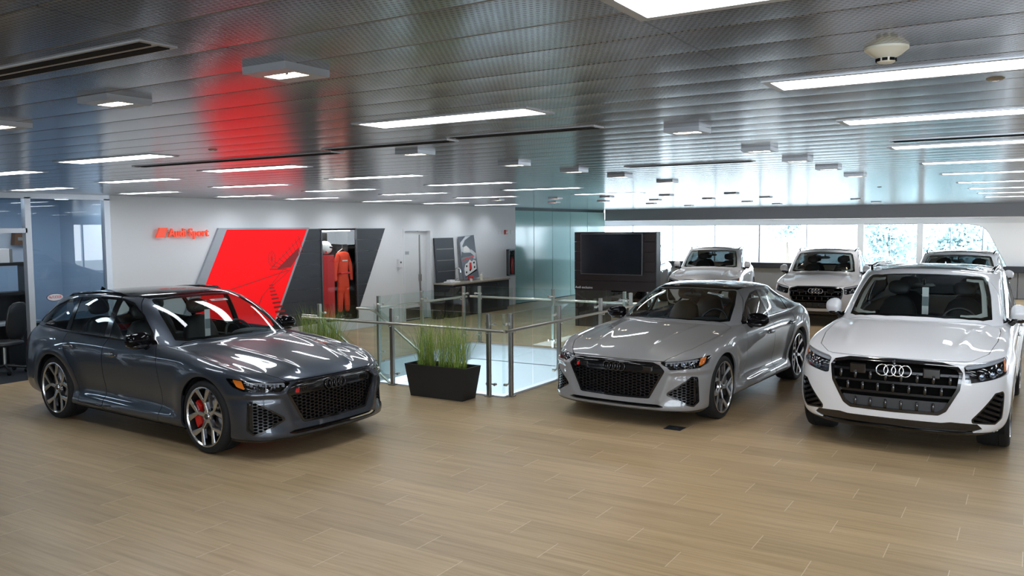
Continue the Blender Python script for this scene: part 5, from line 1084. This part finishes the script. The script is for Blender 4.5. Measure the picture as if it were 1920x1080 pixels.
# wall bits
def wallbox(name, y, z, w, h, dd, mat, label, cat, bev=.006):
    r = empty(name, (WX, y, z), 0, label, cat); MB().box((0, -w/2, -h/2), (dd, w/2, h/2), bev).build('case', mat, r); return r
pm('switch_white', (.68, .68, .70), .4); pm('lcd', (.05, .07, .09), .2); pm('alarm_red', (.5, .02, .02), .35)
r = wallbox('wall_dispenser', 15.60, 1.43, .13, .20, .08, 'switch_white', 'small white dispenser on the white wall left of the door', 'dispenser', .012); MB().box((.08, -.025, .0), (.083, .025, .04)).build('window', 'lcd', r); MB().box((.02, -.05, -.16), (.09, .05, -.14), .004).build('drip_tray', 'switch_white', r)
wallbox('light_switch', 17.32, 1.30, .10, .10, .012, 'switch_white', 'white square switch plate right of the white door', 'switch')
for k, (y, nm) in enumerate(((20.05, 'leftmost of the row by the red alarm pull'), (20.22, 'second of the row, left of the red alarm pull'), (20.56, 'directly right of the red alarm pull'), (20.72, 'rightmost of the row by the teal glass'))): wallbox('light_switch', y, 2.13, .07, .11, .012, 'switch_white', 'small white wall switch, '+nm, 'switch')
r = wallbox('fire_alarm_pull', 20.40, 2.13, .10, .13, .05, 'alarm_red', 'small red fire alarm box high on the white wall', 'fire alarm'); MB().box((.05, -.03, -.02), (.06, .03, .0)).build('handle', 'switch_white', r)
r = empty('fire_extinguisher_cabinet', (WX, 20.62, 1.25), 0, 'dark recessed cabinet with fire extinguisher by the teal glass', 'fire cabinet')
MB().box((0, -.17, -.38), (.09, -.14, .38)).box((0, .14, -.38), (.09, .17, .38)).box((0, -.17, -.38), (.09, .17, -.35)).box((0, -.17, .35), (.09, .17, .38)).box((0, -.17, -.38), (.01, .17, .38)).build('case', 'alu_dark', r)
MB().box((.085, -.14, -.35), (.088, .14, .35)).build('door_glass', 'rail_glass', r)
r = empty('fire_extinguisher', (WX+.05, 20.68, .92), 0, 'red fire extinguisher standing inside the wall cabinet', 'fire extinguisher'); MB().lathe([(0, 0), (.045, 0), (.05, .02), (.05, .40), (.03, .46), (.015, .48), (.015, .52)], 20, Matrix.Scale(.75, 4, (1, 0, 0))).build('cylinder', 'alarm_red', r, smooth=50); MB().box((-.02, -.03, .5), (.02, .05, .55), .006).build('valve', 'satin_black', r)
# coffee counter
pm('granite', (.34, .30, .24), .3); q = NT(MATS['granite']); vn = q.node('ShaderNodeTexVoronoi'); vn.inputs['Scale'].default_value = 90; q.l.new(q.ramp(vn.outputs['Distance'], [(0, (.08, .07, .06)), (.5, (.36, .31, .25)), (1, (.6, .55, .47))]), q.n['Principled BSDF'].inputs['Base Color'])
pm('cabinet_black', (.010, .011, .013), .4)
CX = WX+.60; C0, C1 = 16.98, 19.62
r = empty('base_cabinet', (WX+.006, C0, 0), 0, 'long black base cabinet with knobs under a granite top', 'cabinet')
MB().box((.03, 0, 0), (.54, C1-C0, .10)).box((0, 0, .08), (.585, C1-C0, .83), .003).build('body', 'cabinet_black', r)
nd = 4; wdt = (C1-C0)/nd
for k in range(nd):
    dr = MB().box((.586, wdt*k+.004, .11), (.603, wdt*(k+1)-.004, .825), .003).build('cabinet_door', 'cabinet_black', r)
    ky = wdt*(k+1)-.06 if k % 2 == 0 else wdt*k+.06; MB().lathe([(0, .03), (.014, .028), (.016, .02), (.008, .01), (.008, 0)], 14, Matrix.Translation((.603, ky, .74)) @ Matrix.Rotation(PI/2, 4, 'Y')).build('knob', 'chrome', dr, smooth=50)
ct = empty('worktop', (WX, C0, .83), 0, 'speckled granite worktop on the black cabinet', 'worktop'); MB().box((0, -.02, 0), (.64, C1-C0+.02, .04), .006).build('slab', 'granite', ct)
TZ = .87
sp = empty('splash_panel', (WX, 17.28, TZ), 0, 'dark ribbed panel leaning on the white wall behind the tap', 'panel'); MB().prism([(.10, 0), (.13, 0), (.05, 1.14), (.02, 1.14)], 'y', -.32, .50).build('board', 'plank_black', sp)
for z in (.28, .56, .85): xx = .13-.08*z/1.14; MB().box((xx, -.26, z), (xx+.006, .46, z+.012)).build('rib', 'steel_dark', sp)
po = empty('race_poster', (WX, 18.42, TZ+.026), 0, 'tall race car poster leaning on the wall at the right of the tap', 'poster'); pm('poster_grey', (.16, .18, .22), .3); pm('poster_pale', (.55, .58, .62), .4); pm('poster_dark', (.05, .06, .08), .3)
M = Matrix.Translation((.16, 0, 0)) @ Matrix.Rotation(math.radians(-5.5), 4, 'Y') @ Matrix.Rotation(math.radians(3.5), 4, 'X')
bd = MB().box((0, -.36, 0), (.02, .36, 1.16), .002, M).build('board', 'poster_grey', po)
def art(name, poly, mat, x=.0205): b = MB(); b.prism(poly, 'x', x-.001, x+.001); b.V = [np.array(v) @ np.array(M.to_3x3()).T+np.array(M.translation) for v in b.V]; return b.build(name, mat, bd)
art('dark_sky', [(-.35, .6), (.35, .62), (.35, 1.15), (-.35, 1.15)], 'poster_dark')
art('pale_road', [(-.35, .62), (-.34, .78), (-.2, .72), (.1, .70), (.22, .62), (.2, .52), (.3, .52), (.34, .66), (.16, .78), (-.1, .80), (-.25, .9), (-.1, 1.05), (.2, 1.15), (-.05, 1.15), (-.32, 1.0)], 'poster_pale', .0212)
art('distant_car', [(-.22, .76), (.06, .72), (.08, .80), (.0, .86), (-.06, .9), (-.18, .88)], 'tag_white', .0222)
art('race_car', [(-.28, .14), (-.22, .10), (.28, .24), (.30, .46), (.2, .50), (.1, .46), (.02, .52), (-.1, .44), (-.2, .42), (-.28, .3)], 'tag_white', .0222); art('race_car_nose', [(-.05, .22), (.06, .25), (.08, .44), (-.02, .44)], 'badge_red', .0232); art('car_shadow', [(-.3, .06), (.3, .2), (.28, .24), (-.22, .1)], 'matt_black', .0222); art('kerb', [(-.3, .52), (.25, .58), (.25, .61), (-.3, .55)], 'badge_red', .0222)
for yy, zz in ((-.2, .2), (-.02, .24), (.2, .3), (-.16, .36), (.2, .42)): art('race_car_detail', [(yy-.03, zz-.03), (yy+.03, zz-.02), (yy+.03, zz+.03), (yy-.03, zz+.02)], 'matt_black', .0236)
tp = empty('kitchen_tap', (WX+.22, 17.62, TZ), 0, 'tall chrome swan-neck tap on the granite worktop', 'tap')
MB().tube([(0, 0, 0), (0, 0, .30)]+[(0.06-.06*math.cos(a), .03*(1-math.cos(a)), .30+.06*math.sin(a)) for a in np.linspace(.2, PI, 9)]+[(.125, .06, .24)], .011, 10).lathe([(.03, 0), (.03, .02), (.015, .03)], 16).build('spout', 'chrome', tp, smooth=50); MB().tube([(0, .02, .06), (0, .12, .075)], .009, 8).build('lever', 'chrome', tp, smooth=50)
tr = empty('drip_tray', (WX+.36, 17.28, TZ), 0, 'white tray with napkins at the left end of the worktop', 'tray'); MB().box((-.12, -.2, 0), (.12, .2, .035), .01).build('tray', 'tag_white', tr); MB().box((-.07, -.14, .035), (.05, .06, .075), .006).build('napkins', 'tag_white', tr)
fl = empty('flower_bunch', (WX+.40, 18.08, TZ), 0, 'small red flowers between the tap and the race poster', 'flowers')
b = MB(); b2 = MB()
for k in range(14):
    a = RNG.uniform(0, 2*PI); rr_ = RNG.uniform(.01, .06); V, F = superbox((rr_*math.cos(a), rr_*math.sin(a), RNG.uniform(.06, .13)), (.026, .026, .022), 2, None, 6); b.add(V, F)
b.build('blooms', 'alarm_red', fl, smooth=50); b2.lathe([(0, 0), (.035, 0), (.045, .06), (.04, .07)], 16).build('pot', 'tag_white', fl)
so = empty('soap_bottle', (WX+.42, 18.52, TZ), 0, 'pale soap bottle on the worktop before the race poster', 'bottle'); MB().lathe([(0, 0), (.04, 0), (.042, .01), (.042, .13), (.03, .15), (.012, .16)], 18).build('bottle', 'cream_plastic', so, smooth=40); MB().lathe([(.012, .16), (.012, .20), (0, .20)], 12).box((-.01, -.01, .195), (.05, .01, .21), .003).build('pump', 'tag_white', so)
bn = empty('waste_bin', (WX+.33, 16.70, 0), 0, 'round black waste bin left of the black cabinet', 'bin'); MB().lathe([(0, 0), (.15, 0), (.19, .40), (.195, .41), (.185, .41), (.15, .05), (0, .05)], 28).build('tub', 'satin_black', bn, smooth=40); MB().lathe([(.195, .40), (.2, .415), (.195, .43), (.18, .43)], 28).build('rim', 'alu_dark', bn, smooth=40)

# ------------------------------------------------------------------ black screen wall
TA = math.radians(.5); tvw = empty('screen_wall', (-7.95, 17.05, 0), TA, 'freestanding black plank wall carrying the dark screen', 'partition'); pm('plank_brown', (.013, .010, .012), .45, spec=.25)
b = MB()
for i in range(6): b.box((-.98, -.02, .84+.2185*i+.003), (.98, .06, .84+.2185*(i+1)-.002), .003)
b.build('planks', 'plank_brown', tvw); MB().box((-.975, .06, .84), (.975, .24, 2.15), .003).box((.975, -.0, .84), (1.0, .25, 2.155), .003).build('core', 'cabinet_black', tvw); MB().box((-.97, -.01, 0), (-.18, .24, .84), .004).build('pedestal', 'cabinet_black', tvw); MB().box((.88, .08, 0), (.96, .22, .84), .003).box((-.18, .1, .0), (.96, .2, .05), .003).build('foot', 'steel_dark', tvw)
tx = text_mesh('lettering', 'Audi exclusive', .075, .001, 'poster_pale', tvw, 'LEFT'); tx.rotation_euler = (PI/2, 0, 0); tx.location = (-.96, -.024, .895)
tv = empty('television', (-7.95, 17.05, 1.66), TA, 'large dark switched-off screen mounted on the black plank wall', 'television'); pm('screen_glass', (.006, .008, .012), .12, spec=.6)
MB().box((-.80, -.075, -.46), (.70, -.022, .46), .006).build('bezel', 'alu_dark', tv); MB().box((-.785, -.079, -.445), (.685, -.074, .445)).build('screen', 'screen_glass', tv)

fp = empty('floor_outlet', (-3.38, 8.86, 0), 0, 'dark square floor socket in front of the grey saloon', 'floor socket'); MB().box((-.10, -.09, 0), (.10, .09, .006), .002).build('plate', 'sill_dark', fp); MB().box((-.03, -.03, .006), (.04, .02, .008)).build('lid', 'alu_dark', fp)

# ------------------------------------------------------------------ office furniture behind the glass
OX = -14.4
dk = empty('desk_hutch', (OX, 6.98, 0), 0, 'black office desk with glazed hutch behind the open glass front', 'desk')
MB().box((-.7, -1.4, .70), (.0, .9, .74), .004).build('desk_top', 'frame_grey', dk); MB().box((-.7, -1.4, .0), (-.1, -1.34, .70)).box((-.7, .84, 0), (-.1, .9, .7)).box((-.7, -1.4, .1), (-.66, .9, .7)).box((-.6, .35, 0), (-.1, .84, .7)).build('desk_frame', 'cabinet_black', dk)
b = MB()
for y in (-1.4, -.62, .12, .84): b.box((-.62, y-.02, .74), (-.3, y+.04, 1.72))
for z in (1.18, 1.68): b.box((-.62, -1.4, z), (-.3, .9, z+.05))
b.box((-.62, -1.4, .74), (-.6, .9, 1.2)); b.build('hutch', 'cabinet_black', dk)
MB().box((-.31, -.58, 1.24), (-.305, .12, 1.67)).box((-.31, .17, 1.24), (-.305, .83, 1.67)).build('hutch_glass', 'partition_glass', dk)
for k, (y, w, h, mt, nm) in enumerate(((-.35, .34, .24, 'poster_pale', 'pale box file, left one on top of the desk hutch'), (.35, .42, .24, 'switch_white', 'pale box file, right one on top of the desk hutch'))):
    r = empty('box_file', (OX-.45, 6.98+y, 1.73), 0, nm, 'box file'); MB().box((-.1, -w/2, 0), (.1, w/2, h), .005).build('box', mt, r); MB().box((-.1, w/2+.002, 0), (.1, w/2+.05, h-.01), .003).build('spine', 'steel_dark', r)
mo = empty('monitor', (OX-.18, 6.62, .745), 0, 'dark computer monitor on the office desk', 'monitor'); MB().box((-.02, -.28, .12), (.02, .28, .46), .006).build('panel', 'screen_glass', mo); MB().box((-.03, -.03, .01), (-.02, .03, .2)).box((-.1, -.12, 0), (.08, .12, .012)).build('stand', 'satin_black', mo)
ch = empty('office_chair', (OX+.50, 6.95, 0), math.radians(200), 'black mesh office chair on castors by the desk', 'chair')
V, F = superbox((0, 0, .48), (.24, .25, .05), 3.5, None, 10); MB().add(V, F).build('seat', 'satin_black', ch, smooth=50)
V, F = superbox((-.27, 0, .85), (.035, .22, .30), 3, Matrix.Rotation(math.radians(-8), 3, 'Y'), 10); MB().add(V, F).build('backrest', 'satin_black', ch, smooth=50)
MB().tube([(0, 0, .12), (0, 0, .46)], .03, 12).build('gas_column', 'steel_dark', ch, smooth=50)
for k in range(5): a = 2*PI*k/5; lg = MB().tube([(0, 0, .13), (.3*math.cos(a), .3*math.sin(a), .085)], [.025, .018], 8).build('leg', 'satin_black', ch, smooth=50); V, F = superbox((.3*math.cos(a), .3*math.sin(a), .035), (.033, .033, .035), 2.2, None, 8); MB().add(V, F).build('castor', 'matt_black', lg, smooth=50)
for s in (-1, 1): MB().tube([(-.1, s*.27, .48), (-.1, s*.29, .68), (.14, s*.29, .69)], .018, 8).build('armrest', 'satin_black', ch, smooth=50)
sc = empty('wall_sconce', (-16.1, 8.37, 2.13), 0, 'small brown wall lamp on the office wall', 'wall lamp'); MB().prism([(-.11, -.12), (.11, -.12), (.08, .14), (-.08, .14)], 'x', 0, .14).build('shade', pm('sconce_brown', (.14, .07, .035), .5), sc); MB().box((-.0, -.05, -.04), (.15, .05, .02)).build('bracket', 'steel_dark', sc)
ol = empty('oval_sign', (WX-.045, 7.30, 1.23), 0, 'small red and white oval sticker on the glass front', 'sticker')
b = MB(); el = [(.135*math.cos(2*PI*k/32), .062*math.sin(2*PI*k/32)) for k in range(32)]; b.prism(el, 'x', 0, .003); b.build('oval_rim', pm('sticker_navy', (.06, .02, .05), .4), ol)
b = MB(); b.prism([(y*.92, z*.86) for y, z in el], 'x', .003, .0045); b.build('oval_field', 'poster_pale', ol)
tx = text_mesh('lettering', "MoTUCKER", .06, .001, 'badge_red', ol); tx.rotation_euler = (PI/2, 0, PI/2); tx.location = (.0055, 0, 0); k_ = .205/max(.01, 2*max(v.co.x for v in tx.data.vertices)); tx.scale = (k_, 1, 1)
for k, (x, y) in enumerate(((-7.6, 7.2), (-11.5, 11.2))):  # lamps added below the floor to brighten the white stairwell faces
    r = empty('ceiling_light', (x, y, -.36), 0, 'unseen strip light added in the storey below to brighten the stairwell', 'ceiling light', 'added strip lights of the storey below'); MB().box((-.35, -.08, -.01), (.35, .08, 0)).build('diffuser', 'lamp_panel', r)
# office lights added to brighten the wall behind the glass
for y in (2.0, 3.4, 4.8, 6.2, 7.4, 8.6):
    r = empty('ceiling_light', (-14.5, y, CZ), PI/2*0, 'strip light added in the office ceiling to brighten the wall behind the glass', 'ceiling light', 'added office strip lights'); MB().box((-.5, -.1, -.012), (.5, .1, 0)).build('diffuser', 'lamp_panel', r)

# ------------------------------------------------------------------ trees beyond the far windows
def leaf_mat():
    m = pm('hazy_foliage', (.12, .2, .1), .6); q = NT(m); geo = q.node('ShaderNodeNewGeometry')
    q.l.new(q.ramp(geo.outputs['Random Per Island'], [(0, (.22, .34, .36)), (1, (.46, .56, .56))]), q.n['Principled BSDF'].inputs['Base Color']); return m  # pale blue of haze and overexposure put into the leaf colour
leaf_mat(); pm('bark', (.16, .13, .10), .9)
def tree(x, y, hgt, rad, label, seed, n=2600, size=.16):
    rg = np.random.default_rng(seed); r = empty('tree', (x, y, -4.4), 0, label, 'tree', 'trees outside the far windows'); H = hgt+4.4
    b = MB(); b.tube([(0, 0, 0), (.1, 0, H*.4), (-.05, .1, H*.75)], [.22, .15, .06], 8); b.build('trunk', 'bark', r, smooth=50)
    C = [(rg.normal(0, rad*.5), rg.normal(0, rad*.4), H-rad*rg.uniform(.6, 2.2)) for _ in range(12)]; V = []; F = []
    for k in range(n):
        c = C[rg.integers(len(C))]; d_ = rg.normal(0, 1, 3); d_ /= np.linalg.norm(d_); p = np.array(c)+d_*rad*.5*rg.uniform(.4, 1)**.5; u = rg.normal(0, 1, 3); u /= np.linalg.norm(u); w_ = np.cross(u, d_); w_ /= max(np.linalg.norm(w_), 1e-6); s_ = size*rg.uniform(.6, 1.3); n0 = len(V)
        V += [p-u*s_, p+w_*s_*.5, p+u*s_, p-w_*s_*.5]; F.append((n0, n0+1, n0+2, n0+3))
    f = mk('crown', np.array(V), F, 'hazy_foliage', r); return r
for k, (x, y, h_, rad, nm) in enumerate(((-6.6, 49, 2.9, 1.7, 'bushy tree seen left of the broad white window post'), (-8.6, 66, 2.2, 2.2, 'faint far tree before the second window bay'), (-4.6, 56, 2.5, 1.8, 'pale tree between the two white window posts'), (-2.9, 42, 3.1, 1.4, 'taller tree seen right of the right white window post'), (-.6, 53, 2.7, 1.9, 'tree behind the thin mullion near the rounded window end'), (3.6, 60, 1.9, 1.9, 'tree low behind the rounded window end'))): tree(x, y, h_, rad, nm, 20+k)
tree(-14.2, 58, 3.0, .8, 'small lone palm-like tree in the bright bay behind the white cars', 40, 500)
# ------------------------------------------------------------------ the cars
def hang_tag(root, spec, bvm, y=.02, label='white paper tag hanging from the mirror inside the windscreen'):
    rx, rz = spec['rear_mirror']
    t = MB().box((rx+.05, y-.035, rz-.34), (rx+.053, y+.035, rz-.02), 0).build('hang_tag', 'tag_white', root); t['label'] = 'white hanging price tag'
    MB().box((rx+.0535, y-.033, rz-.24), (rx+.0545, y+.033, rz-.13)).build('tag_photo', 'tag_grey', t)
def screen_sticker(root, bv, x, y):
    """narrow printed strip stuck inside the windscreen, following the pane"""
    V = []
    for dx, dy in ((-.022, -.11), (-.022, .11), (.022, .11), (.022, -.11)):
        z = bv.ray_cast(Vector((x+dx, max(.002, abs(y+dy)), 3)), Vector((0, 0, -1)))[0].z; V.append((x+dx, y+dy, z-.012))
    V += [(p[0], p[1], p[2]-.002) for p in V]
    t = MB().add(V, [(0, 1, 2, 3), (7, 6, 5, 4), (0, 4, 5, 1), (1, 5, 6, 2), (2, 6, 7, 3), (3, 7, 4, 0)]).build('screen_sticker', 'tag_white', root)
    W = [Vector(v) for v in V[:4]]; c = sum(W, Vector())/4; n = (W[1]-W[0]).cross(W[3]-W[0]).normalized(); n = n if n.z > 0 else -n
    MB().add([tuple(c+(w-c)*.0+(W[i]-c)*Vector((1, 1, 1)).x*.55+n*.0012) for i, w in enumerate(W)], [(0, 1, 2, 3)]).build('print', 'tag_grey', t)
car, bv, m = build_car('estate_car', RS6, 'paint_graphite', (-8.50, 6.49), math.radians(-2.4), 'dark grey estate car with black roof and red brakes at left', None, .018)
car.scale = (.998, 1.03, 1.035); hang_tag(car, RS6, m); screen_sticker(car, bv, .27, .10)
car, bv, m = build_car('fastback_car', RS7, 'paint_grey', (-3.97, 11.17), math.radians(-93.0), 'light grey low saloon with black roof and mirrors right of the planter', None, .018)
car.scale = (1.03,)*3; screen_sticker(car, bv, .20, .36)
SUV_T = dict(SUV, handle_mat='paint_white')
car, bv, m = build_car('suv_car', SUV_T, 'paint_white', (-1.11, 11.38), math.radians(-90.8), 'white large off-road car with black ringed grille, nearest at right', None, .018)
car.scale = (1.015,)*3; hang_tag(car, SUV, m)
SB = dict(SUV_T, fine=1)
car2, bv, m = build_car('suv_car', SB, 'paint_white', (-4.40, 21.82), math.radians(-83.7), 'white off-road car behind the grey saloon, right of the bright windows', 'white off-road cars at the far windows', .035)
car2.scale = (.97, .97, .97)
SC1 = copy_tree(car2); SC1.location = (-7.62, 22.88, 0); SC1.rotation_euler.z = math.radians(-79.3); SC1['label'] = 'white off-road car just right of the black screen wall'
SC3 = copy_tree(car2); SC3.location = (-1.40, 20.8, 0); SC3.rotation_euler.z = math.radians(-89); SC3['label'] = 'white off-road car hidden behind the nearest white one, only roof showing'
SD = dict(SUV, handle_mat='paint_navy', roof_mat='paint_navy')
car4, bv, m = build_car('suv_car', SD, 'paint_navy', (-10.05, 22.4), math.radians(-79), 'black off-road car mostly hidden behind the black screen wall', None, .035)
